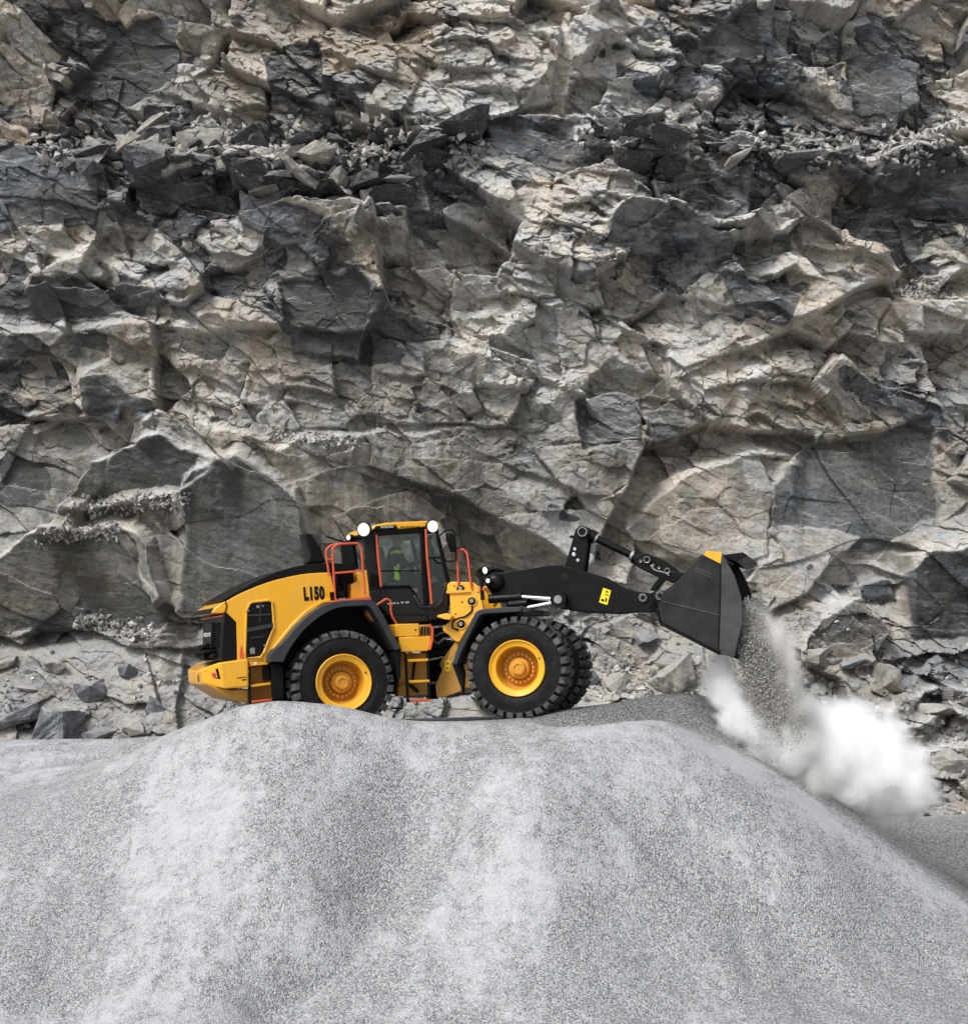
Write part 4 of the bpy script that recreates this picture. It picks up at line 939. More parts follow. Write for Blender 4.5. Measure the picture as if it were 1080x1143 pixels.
rough = np.ones_like(WX); rough -= .62 * sstep(470, 540, V) * sstep(690, 620, V) * sstep(700, 540, U); rough -= .35 * sstep(480, 560, V) * sstep(680, 620, V) * sstep(540, 700, U)
rough -= .65 * sstep(690, 735, V) * sstep(420, 330, U) + .40 * sstep(690, 735, V) * sstep(330, 420, U) * sstep(900, 760, U) + .30 * sstep(560, 640, V) * sstep(700, 800, U)
rough -= .3 * sstep(455, 490, V) * sstep(700, 660, V) * sstep(430, 380, U)
wz = np.zeros_like(WX)
for u_, v_, ru, rv, am in ((90, 370, 150, 80, .9), (370, 400, 70, 110, .9), (650, 500, 120, 60, .85), (930, 560, 130, 70, .8), (450, 560, 120, 90, .9), (720, 590, 90, 60, .5), (240, 330, 60, 50, .6), (570, 120, 40, 60, .5), (1000, 90, 60, 50, .6), (130, 70, 80, 60, .6)):
    wz = np.maximum(wz, am * np.exp(-((U - u_) / ru) ** 2 - ((V - v_) / rv) ** 2))
wz = np.clip(wz * 1.5 * (.65 + .6 * fbm(WX * .45, WZ * .3, 95, 5, .6)), 0, .9); rough = rough * (1 - .45 * wz)
rough = np.clip(rough + .25 * fbm(WX * .3, WZ * .3, 61, 3), .22, 1.2)
SL = np.zeros_like(WX); TONE = np.zeros_like(WX)

def facets(scale, ax, ang, amp, tilt, seed, warp, r=None, bias=(0, 0)):
    ca, sa = math.cos(R(ang)), math.sin(R(ang))
    qx = WX + warp * fbm(WX / scale * .7, WZ / scale * .7, seed + 7, 3); qz = WZ + warp * fbm(WX / scale * .7 + 31, WZ / scale * .7, seed + 9, 3)
    x = (ca * qx + sa * qz) / (scale * ax); y = (-sa * qx + ca * qz) / scale
    i, k, ox, oy, edge = worley(x, y, seed)
    off = hashv(i, k, seed, 5) - .5; tx = hashv(i, k, seed, 6) + hashv(i, k, seed, 7) - 1; ty = hashv(i, k, seed, 8) + hashv(i, k, seed, 9) - 1
    h = amp * off + scale * tilt * ((tx + bias[0]) * ox * ax * 1.3 + (ty + bias[1]) * oy * 1.3)
    return (h if r is None else h * r), hashv(i, k, seed, 11), hashv(i, k, seed, 12), edge
m01 = rough
h, t1, d1, ed1 = facets(4.6, 1.8, -16, 1.4, .29, 201, 1.5, None, (0, -.15)); H += h * (.45 + .55 * rough)
h, t2, d2, ed2 = facets(1.9, 2.0, -24, .80, .50, 301, .6, rough, (0, -.2)); H += h
h, t3, d3, ed3 = facets(.85, 2.1, -13, .33, .52, 401, .26, rough, (0, -.2)); H += h
h, t4, d4, ed4 = facets(.42, 1.9, -28, .125, .50, 501, .14, rough ** 1.4, (0, -.2)); H += h
h, t5, d5, ed5 = facets(.19, 1.7, -6, .045, .45, 601, .06, rough ** 1.5, (0, -.2)); H += h
H += .05 * fbm(WX * 3, WZ * 3, 71, 4, .6) * (.5 + .5 * rough)

# where the dark slate shows: a probability map, decided block by block
prob = .16 + .30 * fbm(WX * .16 + 3, WZ * .16, 81, 4)
def blob(u, v, ru, rv, a):
    global prob
    prob = prob + a * np.exp(-((U - u) / ru) ** 2 - ((V - v) / rv) ** 2)
for b in ((90, 60, 90, 70, .6), (330, 80, 60, 50, .3), (60, 200, 100, 55, .8), (370, 195, 150, 52, .9), (200, 218, 80, 40, .75), (120, 330, 120, 60, .5), (370, 350, 80, 60, .45), (610, 155, 80, 35, .6), (750, 178, 90, 34, .7), (800, 215, 50, 50, .45),
          (830, 25, 80, 40, .65), (1010, 85, 60, 60, .4), (740, 265, 90, 40, .6), (1010, 215, 90, 45, .65), (980, 280, 60, 30, .4), (840, 345, 50, 35, .4), (1010, 440, 50, 40, .45), (60, 400, 100, 70, .25), (690, 470, 60, 40, .25),
          (60, 800, 50, 40, .3), (230, 120, 60, 60, -.3), (450, 60, 90, 60, -.2), (640, 60, 60, 60, -.25), (460, 260, 70, 60, -.25), (700, 370, 130, 60, -.4), (960, 360, 110, 50, -.4), (1000, 500, 90, 50, -.1), (800, 560, 130, 90, -.25), (560, 420, 60, 60, -.2), (800, 720, 250, 60, -.3), (250, 740, 300, 40, -.4), (580, 250, 60, 60, -.2)): blob(*b)
dk = np.where(d2 * .42 + d3 * .33 + d4 * .25 < np.clip(prob, 0, .9) * .72 + .17, 1.0, 0.0)
SL = .95 * dk * np.clip(prob * 1.2 + .45, 0, 1)
SMO = np.zeros_like(WX)

# slabs and blocks one can point at: outline in the photograph, how far they stand out, slope, how dark
#   dep: metres toward the camera; gu, gv: slope across and downwards (positive gv leans out at the bottom = faces up)
FEAT = [
 ([(60, 85), (110, 12), (125, 0), (192, -20), (183, 55), (140, 92), (112, 112)], -.5, .15, .10, .95, .25),
 ([(148, 100), (197, 82), (188, 132), (150, 132)], -.1, .1, -.2, .8, .4),
 ([(286, 42), (350, 40), (372, 130), (292, 92)], -.2, -.2, .05, .75, .5),
 ([(-20, 145), (60, 165), (108, 190), (106, 245), (-20, 250)], .5, .1, -.25, .85, .35),
 ([(148, 172), (176, 166), (236, 194), (190, 202)], .9, 0, .9, .10, .5),
 ([(150, 198), (238, 204), (240, 236), (154, 232)], .5, .1, -.15, .8, .4),
 ([(256, 190), (302, 200), (375, 214), (388, 226), (260, 226)], .8, .2, -.45, .9, .35),
 ([(412, 160), (470, 182), (480, 242), (450, 246), (410, 202)], .5, .25, .1, .85, .4),
 ([(412, 246), (450, 242), (452, 286), (430, 290), (402, 276)], .9, -.2, .1, .05, .4),
 ([(266, 226), (362, 252), (350, 300), (280, 262)], .2, -.1, -.1, .7, .4),
 ([(30, 322), (120, 315), (192, 325), (152, 350), (40, 356)], .5, 0, -.7, .85, .5),
 ([(32, 316), (60, 295), (100, 280), (118, 304)], .7, 0, .9, .08, .4),
 ([(318, 322), (400, 315), (420, 345), (404, 405), (330, 396)], -.5, .15, -.1, .72, .35),
 ([(540, 132), (575, 124), (630, 120), (666, 126), (668, 152), (682, 186), (620, 190), (560, 166)], .55, -.1, .05, .92, .3),
 ([(690, 160), (742, 164), (782, 182), (740, 184), (696, 176)], .9, .1, -.3, .6, .35),
 ([(760, 220), (792, 160), (838, 166), (836, 242), (780, 256)], .6, .3, .15, .80, .35),
 ([(674, 256), (692, 240), (732, 240), (776, 250), (812, 282), (740, 291), (668, 289)], .8, 0, -.75, .85, .4),
 ([(800, 276), (880, 240), (898, 250), (862, 270), (832, 277)], 1.2, 0, .8, .08, .4),
 ([(974, 182), (1010, 170), (1050, 180), (1100, 202), (1100, 242), (970, 226)], .5, -.1, -.1, .92, .3),
 ([(930, 222), (1010, 226), (1032, 282), (1000, 302), (940, 272)], .2, .1, .15, .72, .35),
 ([(955, 42), (1000, 30), (1040, 50), (1042, 92), (1002, 126), (968, 106)], .3, .3, .05, .6, .3),
 ([(764, 52), (800, 20), (850, -10), (892, -10), (890, 46), (800, 56)], -.5, 0, -.1, .92, .3),
 ([(804, 312), (860, 320), (882, 350), (872, 376), (820, 346)], .5, .1, .2, .7, .35),
 ([(988, 342), (1050, 332), (1100, 334), (1078, 372), (1010, 376)], .9, -.15, .35, .0, .35),
 ([(95, 425), (126, 420), (150, 446), (170, 446), (166, 472), (95, 470)], .7, .1, -.1, .9, .25),
 ([(72, 562), (104, 520), (182, 488), (248, 516), (252, 546), (140, 562), (110, 580)], .5, .1, -.05, .62, .2),
 ([(212, 556), (266, 512), (330, 560), (346, 600), (402, 690), (250, 704), (210, 690)], .75, -.05, .05, .50, .15),
  ([(-20, 625), (50, 592), (132, 590), (205, 685), (190, 705), (-20, 705)], .9, .1, 0, .52, .15),
 ([(140, 588), (172, 608), (198, 672), (186, 684), (160, 622)], 1.2, .9, .5, .03, .3),
 ([(640, 446), (692, 432), (716, 442), (718, 490), (650, 505)], -.2, .2, .05, .6, .3),
 ([(720, 455), (762, 450), (760, 492), (724, 496)], -.1, .15, 0, .62, .3),
 ([(862, 545), (900, 500), (1042, 465), (1044, 590), (985, 612), (900, 622), (860, 600)], -.3, -.05, .12, .55, .25),
 ([(680, 562), (762, 520), (842, 500), (862, 545), (858, 622), (722, 622)], .5, .05, .2, .12, .4),
 ([(884, 690), (948, 668), (976, 705), (960, 732), (890, 732)], .7, .45, .1, .35, .3),
 ([(60, 604), (96, 545), (138, 456), (152, 462), (122, 532), (88, 604)], .5, -.8, .2, .03, .5),
 ([(1002, 622), (1082, 612), (1082, 716), (1008, 716)], .8, -.4, 0, .72, .22),
 ([(948, 656), (990, 650), (997, 672), (955, 674)], .8, .1, -.6, .75, .3),
 ([(968, 425), (1000, 430), (1062, 470), (1060, 492), (1010, 470)], .5, -.1, -.3, .75, .5),
 ([(740, 380), (800, 380), (830, 430), (790, 480), (744, 440)], .3, -.3, .2, .03, .6),
 ([(590, 360), (640, 350), (690, 400), (650, 430), (600, 420)], .3, .2, .2, .03, .6),
 ([(730, 742), (772, 735), (790, 770), (745, 776)], .9, .2, .3, .0, .3),
 ([(660, 700), (720, 680), (735, 720), (700, 760), (664, 745)], .5, -.2, .1, .3, .4),
 ([(615, 120), (628, 0), (636, 0), (640, 40), (634, 110)], -.5, .5, 0, .15, .3),
 ([(840, 600), (880, 585), (960, 600), (900, 660), (850, 690)], .6, .1, .35, .15, .5),
]
def blur(a, n):
    for ax in (0, 1):
        for _ in range(2):
            p = np.pad(a, [(n, n) if k == ax else (0, 0) for k in (0, 1)], mode='edge'); cs = np.cumsum(p, ax); w_ = 2 * n + 1
            z = np.zeros_like(np.take(cs, [0], ax)); cs = np.concatenate([z, cs], ax)
            a = (np.take(cs, range(w_, cs.shape[ax]), ax) - np.take(cs, range(0, cs.shape[ax] - w_), ax)) / w_
    return a
for poly, dep, gu, gv, dark, rg in FEAT:
    p = np.array(poly, float); c = p.mean(0); lo = p.min(0) - 30; hi = p.max(0) + 30
    k = (U[0] > lo[0]) & (U[0] < hi[0]); r_ = (V[:, 0] > lo[1]) & (V[:, 0] < hi[1]); sl = np.ix_(r_, k)
    if not k.any() or not r_.any(): continue
    ins = inpoly([tuple(q) for q in poly], UW[sl], VW[sl])
    h0 = H[sl]; m = ins & True
    if not m.any(): continue
    base_ = np.median(h0[m]); uu = (U[sl] - c[0]) / 34.8; vv = (V[sl] - c[1]) / 34.8
    plane = base_ + .55 * dep + gu * uu * .8 + gv * vv * .8
    soft = blur(m.astype(float), 1 if rg > .22 else 2); soft = soft * soft * (3 - 2 * soft)
    inner = plane + (h0 - base_) * rg * .95 + .09 * fbm(WX[sl] * 1.1 + .5 * WZ[sl], WZ[sl] * 2.2 + .9 * WX[sl], 400 + int(c[0]), 5, .6)
    H[sl] = inner * soft + h0 * (1 - soft)
    SL[sl] = SL[sl] * (1 - soft) + soft * dark * (.80 + .20 * d3[sl]); SMO[sl] = np.where(m, 1 - rg, SMO[sl]); rough[sl] = np.where(m, np.minimum(rough[sl], .45), rough[sl])

gap = sstep(.05, .55, vnoise(WX * .7, WZ * .7, 55)); gap2 = sstep(0, .5, vnoise(WX * 1.3, WZ * 1.3, 56)); rr_ = np.clip(rough - .4, 0, 1)
rr_ = rr_ * (1 - blur(SMO, 3))
H -= .26 * rr_ * gap * sstep(.05, .012, ed2) + .20 * rr_ * gap2 * sstep(.07, .015, ed3)

# broken edges: a face that stands forward below a ragged edge, its top sloping back and catching dust
EDGE = [([(95, 152), (200, 150), (330, 160), (420, 154), (525, 160)], .8, 20, 60), ([(640, 150), (700, 140), (800, 166), (900, 176), (1095, 160)], .7, 17, 50), ([(92, 424), (120, 410), (150, 441), (172, 446)], .9, 16, 60), ([(72, 590), (104, 520), (140, 506), (182, 487), (216, 506), (250, 516), (266, 532)], .75, 13, 75),
 ([(204, 566), (212, 548), (226, 530), (246, 525), (264, 510), (300, 535), (332, 562), (350, 600)], .9, 16, 170), ([(66, 573), (130, 564), (212, 557)], .7, 12, 34), ([(-40, 660), (0, 636), (46, 600), (72, 594), (132, 588), (152, 600), (172, 612), (186, 640), (200, 676)], .95, 16, 120),
 ([(164, 474), (190, 456), (214, 466), (250, 482), (276, 492), (310, 506), (340, 496), (404, 493)], .5, 13, 45), ([(340, 498), (420, 486), (470, 490), (530, 478)], .35, 10, 150), ([(1000, 645), (1030, 620), (1082, 610), (1120, 605)], .8, 40, 105), ([(880, 730), (906, 692), (950, 667), (980, 700)], .7, 16, 50),
 ([(972, 803), (1020, 796), (1120, 792)], .6, 9, 14), ([(985, 776), (1030, 770), (1120, 767)], .5, 8, 14), ([(950, 835), (1000, 826), (1100, 822)], .5, 9, 16), ([(690, 600), (730, 560), (770, 528), (840, 506), (890, 520)], .6, 22, 100), ([(600, 480), (640, 440), (700, 428), (740, 440)], -.5, 20, 60),
 ([(540, 132), (580, 122), (668, 126)], .6, 12, 55), ([(30, 322), (62, 296), (104, 280), (150, 310), (200, 330)], .7, 26, 35), ([(0, 372), (60, 366), (140, 360), (220, 376)], .6, 18, 40), ([(150, 196), (180, 172), (240, 196), (300, 196), (372, 214), (400, 228)], .7, 20, 40), ([(668, 262), (692, 240), (776, 250), (820, 284)], .6, 14, 45),
 ([(800, 278), (880, 242), (905, 250)], .9, 24, 14), ([(965, 190), (1010, 170), (1054, 178), (1110, 205)], .7, 22, 60), ([(985, 345), (1050, 333), (1110, 336)], .5, 16, 40), ([(404, 270), (416, 246), (452, 242), (456, 260)], .8, 14, 42), ([(500, 300), (560, 280), (640, 300), (700, 296)], .5, 18, 40), ([(520, 400), (580, 360), (640, 350), (700, 380)], .5, 22, 60), ([(820, 440), (880, 400), (930, 410), (970, 430)], .5, 20, 50)]
LIP = np.zeros_like(WX)
for pl_, dep, wt, dn in EDGE:
    pl_ = np.array(pl_, float); vt = np.interp(UW, pl_[:, 0], pl_[:, 1]); dv_ = VW - vt
    tap = sstep(pl_[0, 0] - 12, pl_[0, 0] + 10, U) * sstep(pl_[-1, 0] + 12, pl_[-1, 0] - 10, U)
    shp = np.where(dv_ < 0, np.clip(1 + dv_ / wt, 0, 1), np.clip(1 - dv_ / dn, 0, 1)); H += dep * tap * shp
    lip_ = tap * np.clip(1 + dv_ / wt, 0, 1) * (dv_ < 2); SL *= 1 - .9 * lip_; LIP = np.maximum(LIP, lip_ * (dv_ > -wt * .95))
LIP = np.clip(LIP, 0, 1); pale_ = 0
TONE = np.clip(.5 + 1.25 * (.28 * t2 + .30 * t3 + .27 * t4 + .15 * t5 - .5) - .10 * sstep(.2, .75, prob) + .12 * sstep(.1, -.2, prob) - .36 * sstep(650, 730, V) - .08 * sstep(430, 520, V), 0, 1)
H = .78 * H + .22 * blur(H, 1)
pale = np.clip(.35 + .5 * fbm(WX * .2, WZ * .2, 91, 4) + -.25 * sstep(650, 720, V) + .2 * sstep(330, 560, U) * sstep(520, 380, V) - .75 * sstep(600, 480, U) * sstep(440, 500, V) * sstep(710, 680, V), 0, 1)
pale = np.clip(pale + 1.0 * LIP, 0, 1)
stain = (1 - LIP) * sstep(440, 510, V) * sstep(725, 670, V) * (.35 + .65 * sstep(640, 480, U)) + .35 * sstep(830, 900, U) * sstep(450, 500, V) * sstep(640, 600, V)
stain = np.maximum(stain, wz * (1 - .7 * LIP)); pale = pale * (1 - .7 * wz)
def cliff_surface(u, v):
    """world point of the wall seen at a photo pixel"""
    d = CD
    for _ in range(6):
        p = at_depth(u, v, d); i = int(np.clip((p[0] + 23) / .034, 0, len(cx) - 1)); k = int(np.clip((p[2] + .3) / .034, 0, len(cz) - 1)); d = CD - H[k, i]
    return at_depth(u, v, d)

def cliff_mat(name='rock', attrs=True):
    t = NT(name); v = t.coord()
    if attrs:
        sl = t.n('ShaderNodeAttribute', attribute_name='slate').outputs['Fac']; tone = t.n('ShaderNodeAttribute', attribute_name='tone').outputs['Fac']
        pl = t.n('ShaderNodeAttribute', attribute_name='pale').outputs['Fac']; st = t.n('ShaderNodeAttribute', attribute_name='stain').outputs['Fac']
    n1 = t.noise(v, .8, 10, .68, .4); n2 = t.noise(v, 5, 10, .72); n3 = t.noise(t.coord((1, 1, 1)), 22, 7, .75)
    streak = t.noise(t.coord((1.6, 1.6, .10)), 1.5, 7, .65, .2); band = t.noise(t.coord((.35, .35, 2.2), (0, R(18), 0)), 1.6, 9, .7, .6)
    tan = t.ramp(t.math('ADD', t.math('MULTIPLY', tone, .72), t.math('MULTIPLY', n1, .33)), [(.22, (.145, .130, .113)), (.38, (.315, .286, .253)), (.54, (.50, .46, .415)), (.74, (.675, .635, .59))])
    tan = t.mix(t.ramp(n2, [(.34, .75), (.50, 0)]), tan, (.15, .137, .12)); tan = t.mix(t.ramp(n3, [(.52, 0), (.72, .55)]), tan, (.56, .53, .50))
    tan = t.mix(t.math('MULTIPLY', t.ramp(band, [(.50, 0), (.64, .65)]), .75), tan, (.15, .148, .145))
    slate = t.ramp(t.math('ADD', t.math('MULTIPLY', tone, .4), t.math('MULTIPLY', n1, .6)), [(.3, (.016, .0175, .020)), (.48, (.042, .046, .053)), (.66, (.088, .098, .113)), (.86, (.20, .22, .25))])
    slate = t.mix(t.math('MULTIPLY', t.ramp(band, [(.53, 0), (.66, .9)]), .65), slate, (.36, .39, .42)); slate = t.mix(t.ramp(n3, [(.60, 0), (.78, .4)]), slate, (.30, .295, .285))  # light blue streaks paint the sheen highlights into the slate colour
    slate = t.mix(t.ramp(n2, [(.60, 0), (.76, .35)]), slate, (.26, .235, .20))
    s2 = t.math('ADD', sl, t.math('MULTIPLY', t.math('SUBTRACT', n2, .5), .85))
    c = t.mix(t.ramp(s2, [(.20, 0), (.52, 1)]), tan, slate)
    dip = t.noise(t.coord((.55, .55, 4.5), (0, R(24), 0)), 2.6, 8, .7, .5)
    c = t.mix(t.ramp(dip, [(.56, 0), (.68, .5)]), c, t.mix(.5, c, (.55, .55, .56)))
    c = t.mix(t.ramp(dip, [(.30, .6), (.42, 0)]), c, t.mix(1.0, c, (.35, .35, .37), 'MULTIPLY'))
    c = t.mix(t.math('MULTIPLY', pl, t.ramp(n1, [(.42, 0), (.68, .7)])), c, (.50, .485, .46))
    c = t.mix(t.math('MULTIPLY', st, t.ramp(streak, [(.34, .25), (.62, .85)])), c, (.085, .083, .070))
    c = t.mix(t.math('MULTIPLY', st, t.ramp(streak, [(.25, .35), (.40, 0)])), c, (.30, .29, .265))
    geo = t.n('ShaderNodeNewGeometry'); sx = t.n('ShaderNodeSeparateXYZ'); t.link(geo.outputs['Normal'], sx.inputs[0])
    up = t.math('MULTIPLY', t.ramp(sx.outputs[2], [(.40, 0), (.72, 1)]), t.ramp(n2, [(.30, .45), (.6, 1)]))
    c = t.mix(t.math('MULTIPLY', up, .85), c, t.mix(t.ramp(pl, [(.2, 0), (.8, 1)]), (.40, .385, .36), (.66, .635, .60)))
    hue = t.noise(v, .28, 5, .6); c = t.mix(1.0, c, t.ramp(hue, [(.30, (.92, 1.0, 1.09)), (.5, (.98, 1, 1.02)), (.68, (1.08, 1.0, .89))]), 'MULTIPLY')
    hue2 = t.noise(v, 1.7, 6, .65); c = t.mix(1.0, c, t.ramp(hue2, [(.34, (.92, 1.0, 1.06)), (.48, (1, 1, 1)), (.64, (1.05, 1.0, .93))]), 'MULTIPLY')
    vo = t.n('ShaderNodeTexVoronoi', feature='DISTANCE_TO_EDGE'); vo.inputs['Scale'].default_value = 1.5
    wv = t.n('ShaderNodeMix', data_type='VECTOR'); wv.inputs[0].default_value = .25; t.link(t.coord((1, 1, 1.5), (0, R(14), 0)), wv.inputs[4]); nc = t.n('ShaderNodeTexNoise', ins={'Vector': v, 'Scale': 1.4, 'Detail': 6.0}); t.link(nc.outputs['Color'], wv.inputs[5]); t.link(wv.outputs[1], vo.inputs['Vector'])
    crack = t.ramp(vo.outputs['Distance'], [(0, 1), (.013, 0)])
    c = t.mix(t.math('MULTIPLY', crack, t.ramp(t.noise(v, .55, 4, .6), [(.56, 0), (.70, .3)])), c, (.03, .028, .026))
    h = t.math('ADD', t.math('ADD', t.math('MULTIPLY', n2, .8), t.math('MULTIPLY', n3, .35)), t.math('MULTIPLY', crack, -.15))
    t.bsdf(c, t.ramp(s2, [(.2, .92), (.8, .42)]), 0, t.bump(h, 1.0, .10), .45)
    return t.m
CM = cliff_mat()
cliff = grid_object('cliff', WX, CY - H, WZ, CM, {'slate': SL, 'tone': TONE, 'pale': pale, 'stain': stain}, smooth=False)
tag(cliff, 'tall blasted quarry wall of tan rock and dark slate behind the loader', 'cliff', kind='structure')
# the ground above and behind the wall, so the wall is a bank and not a sheet
bx = np.arange(-23, 23.1, 1.0); by = np.linspace(CY + 2.0, CY + 60, 20); BX, BY = np.meshgrid(bx, by)
tag(grid_object('terrain', BX, BY, 28.5 + .8 * fbm(BX * .1, BY * .1, 5, 3), floor_mat()), 'level ground on top of the quarry wall', 'terrain', kind='structure')

# ---- loose blocks: each one an object
def rock_mat(name, dark, k):
    t = NT(name); v = t.coord(loc=(k * 3.1, k * 1.7, 0)); n1 = t.noise(v, 2.2, 9, .7, .4); n2 = t.noise(v, 11, 8, .75)
    if dark == 2: c = t.ramp(n1, [(.3, (.05, .055, .063)), (.5, (.115, .125, .14)), (.7, (.23, .243, .26))])
    elif dark: c = t.ramp(n1, [(.3, (.014, .0155, .018)), (.5, (.036, .040, .047)), (.7, (.10, .11, .125))])
    else: c = t.ramp(n1, [(.3, (.14, .129, .115)), (.5, (.245, .229, .208)), (.7, (.37, .35, .325))])
    c = t.mix(t.ramp(n2, [(.5, 0), (.72, .5)]), c, (.34, .33, .31) if dark else (.20, .185, .165))
    geo = t.n('ShaderNodeNewGeometry'); sx = t.n('ShaderNodeSeparateXYZ'); t.link(geo.outputs['Normal'], sx.inputs[0])
    c = t.mix(t.math('MULTIPLY', t.ramp(sx.outputs[2], [(.45, 0), (.85, 1)]), t.math('MULTIPLY', n2, .8)), c, (.48, .465, .44))
    t.bsdf(c, .6 if dark else .9, 0, t.bump(n2, .7, .03), .35); return t.m
RK = {'grey': rock_mat('grey_boulder', 2, 2), 'dark': rock_mat('slate_boulder', True, 0), 'tan': rock_mat('tan_boulder', False, 1)}
rng = np.random.RandomState(5)
rock_meshes = {}
def rock_mesh(kind, i, flat):
    key = (kind, i, flat)
    if key in rock_meshes: return rock_meshes[key]
    r = np.random.RandomState(900 + i * 7 + (1 if flat else 0)); bm = bmesh.new()
    for _ in range(22):
        p = r.uniform(-1, 1, 3); p /= max(np.abs(p).max(), .75) / r.uniform(.75, 1.0); p *= (1, .8, .28 if flat else .75); bm.verts.new(p)
    bmesh.ops.convex_hull(bm, input=bm.verts); bmesh.ops.delete(bm, geom=[v for v in bm.verts if not v.link_faces], context='VERTS')
    bmesh.ops.subdivide_edges(bm, edges=bm.edges, cuts=5, use_grid_fill=True)
    for v in bm.verts:
        n = vnoise(np.array([v.co.x * 2.3 + i]), np.array([v.co.y * 2.3 + v.co.z * 3.1]), 77 + i)[0]; n2_ = vnoise(np.array([v.co.x * 6 + i]), np.array([v.co.y * 5 + v.co.z * 7]), 177 + i)[0]; v.co *= 1 + .09 * n + .045 * n2_
    me = bpy.data.meshes.new('boulder'); bm.to_mesh(me); bm.free(); me.materials.append(RK[kind]); rock_meshes[key] = me; return me
def rock(p, size, kind, i, flat, name, label, cat, group=None, rot=None):
    o = bpy.data.objects.new(name, rock_mesh(kind, i, flat)); COL.objects.link(o); o.location = p
    o.scale = (size, size * rng.uniform(.8, 1.1), size * rng.uniform(.85, 1.15)); o.rotation_euler = rot or (rng.uniform(-.4, .4), rng.uniform(-.45, .45), rng.uniform(0, 6.28))
    return tag(o, label, cat, group)
# big blocks at the foot of the wall
FOOT = [
 (22, 800, .95, 'dark', 'big blue-grey slate boulder at the left end of the foot of the wall'),
 (66, 812, .85, 'dark', 'jagged dark slate boulder touching the gravel beside the big blue-grey one at far left'),
 (100, 776, .60, 'dark', 'flat-topped slate block on the pale slope below the smooth left face'),
 (112, 818, .55, 'dark', 'low slate block sunk in dust between the jagged boulder and the mound'),
 (60, 744, .42, 'tan', 'small pale block high on the dusty slope at far left'),
 (142, 750, .40, 'dark', 'lone dark block on the dusty slope left of the loader bumper'),
 (30, 768, .40, 'tan', 'tan block above the big blue-grey boulder at far left'),
 (150, 812, .42, 'tan', 'tan block half buried just above the mound left of the loader'),
 (176, 790, .38, 'dark', 'small grey block on the slope just left of the rear bumper'),
 (8, 740, .45, 'tan', 'tan block at the left picture edge above the slate boulders'),
 (752, 760, .70, 'tan', 'large pale block on the rubble slope below the bucket'),
 (690, 766, .50, 'tan', 'tan block on the slope right of the front wheels'),
 (722, 712, .55, 'dark', 'dark block on the wall foot behind the bucket heel'),
 (655, 757, .45, 'dark', 'dark block showing just past the far front tyre'),
 (985, 760, .70, 'tan', 'tan block above the dust cloud at the right foot of the wall'),
 (1040, 792, .75, 'tan', 'squarish tan block on the right, below the tall dark face'),
 (1010, 832, .60, 'tan', 'tan block just above the white dust at far right'),
 (1058, 852, .65, 'tan', 'cracked tan block low at the right picture edge'),
 (950, 740, .50, 'dark', 'dark block upper right of the falling gravel'),
 (905, 735, .45, 'tan', 'small tan block right beside the falling gravel'),
 (1030, 880, .50, 'dark', 'grey block at the gravel line at far right'),
]
for i, (u, v, s, kind, lab) in enumerate(FOOT):
    p = cliff_surface(u, v); p[1] -= s * .15; rock(p, s, 'grey' if kind == 'dark' else kind, i, i % 3 == 0, 'boulder', lab, 'boulder', 'boulders along the foot of the quarry wall')
# slabs in the rubble along the ledge
grp_ = 'slabs lying in the rubble on the upper ledge'
LAB = {('dark', 0): 'dark angular slab lying in the rubble on the left half of the upper ledge', ('tan', 0): 'pale tan slab lying in the rubble on the left half of the upper ledge', ('dark', 1): 'dark angular slab lying in the rubble on the right half of the upper ledge', ('tan', 1): 'pale tan slab lying in the rubble on the right half of the upper ledge'}
for k in range(190):
    if k < 140: u = rng.choice([rng.normal(350, 50), rng.uniform(60, 520), rng.normal(130, 40)]); sd = 0
    else: u = rng.choice([rng.normal(730, 45), rng.uniform(660, 1080)]); sd = 1
    v = 152 + rng.uniform(-14, 34) + (28 if 290 < u < 450 else 0) * rng.uniform(0, 2)
    if u > 860: v += 6
    s = float(np.clip(rng.lognormal(-1.0, .48), .15, .95)); kind = 'dark' if rng.rand() < .72 else 'tan'
    p = cliff_surface(u, v); p[1] -= s * .25
    rock(p, s, kind, k % 24, rng.rand() < .85, 'rock_fragment', LAB[(kind, sd)], 'rock', grp_, (rng.uniform(-.5, .3), rng.uniform(-.6, .6), rng.uniform(-.6, .6)))
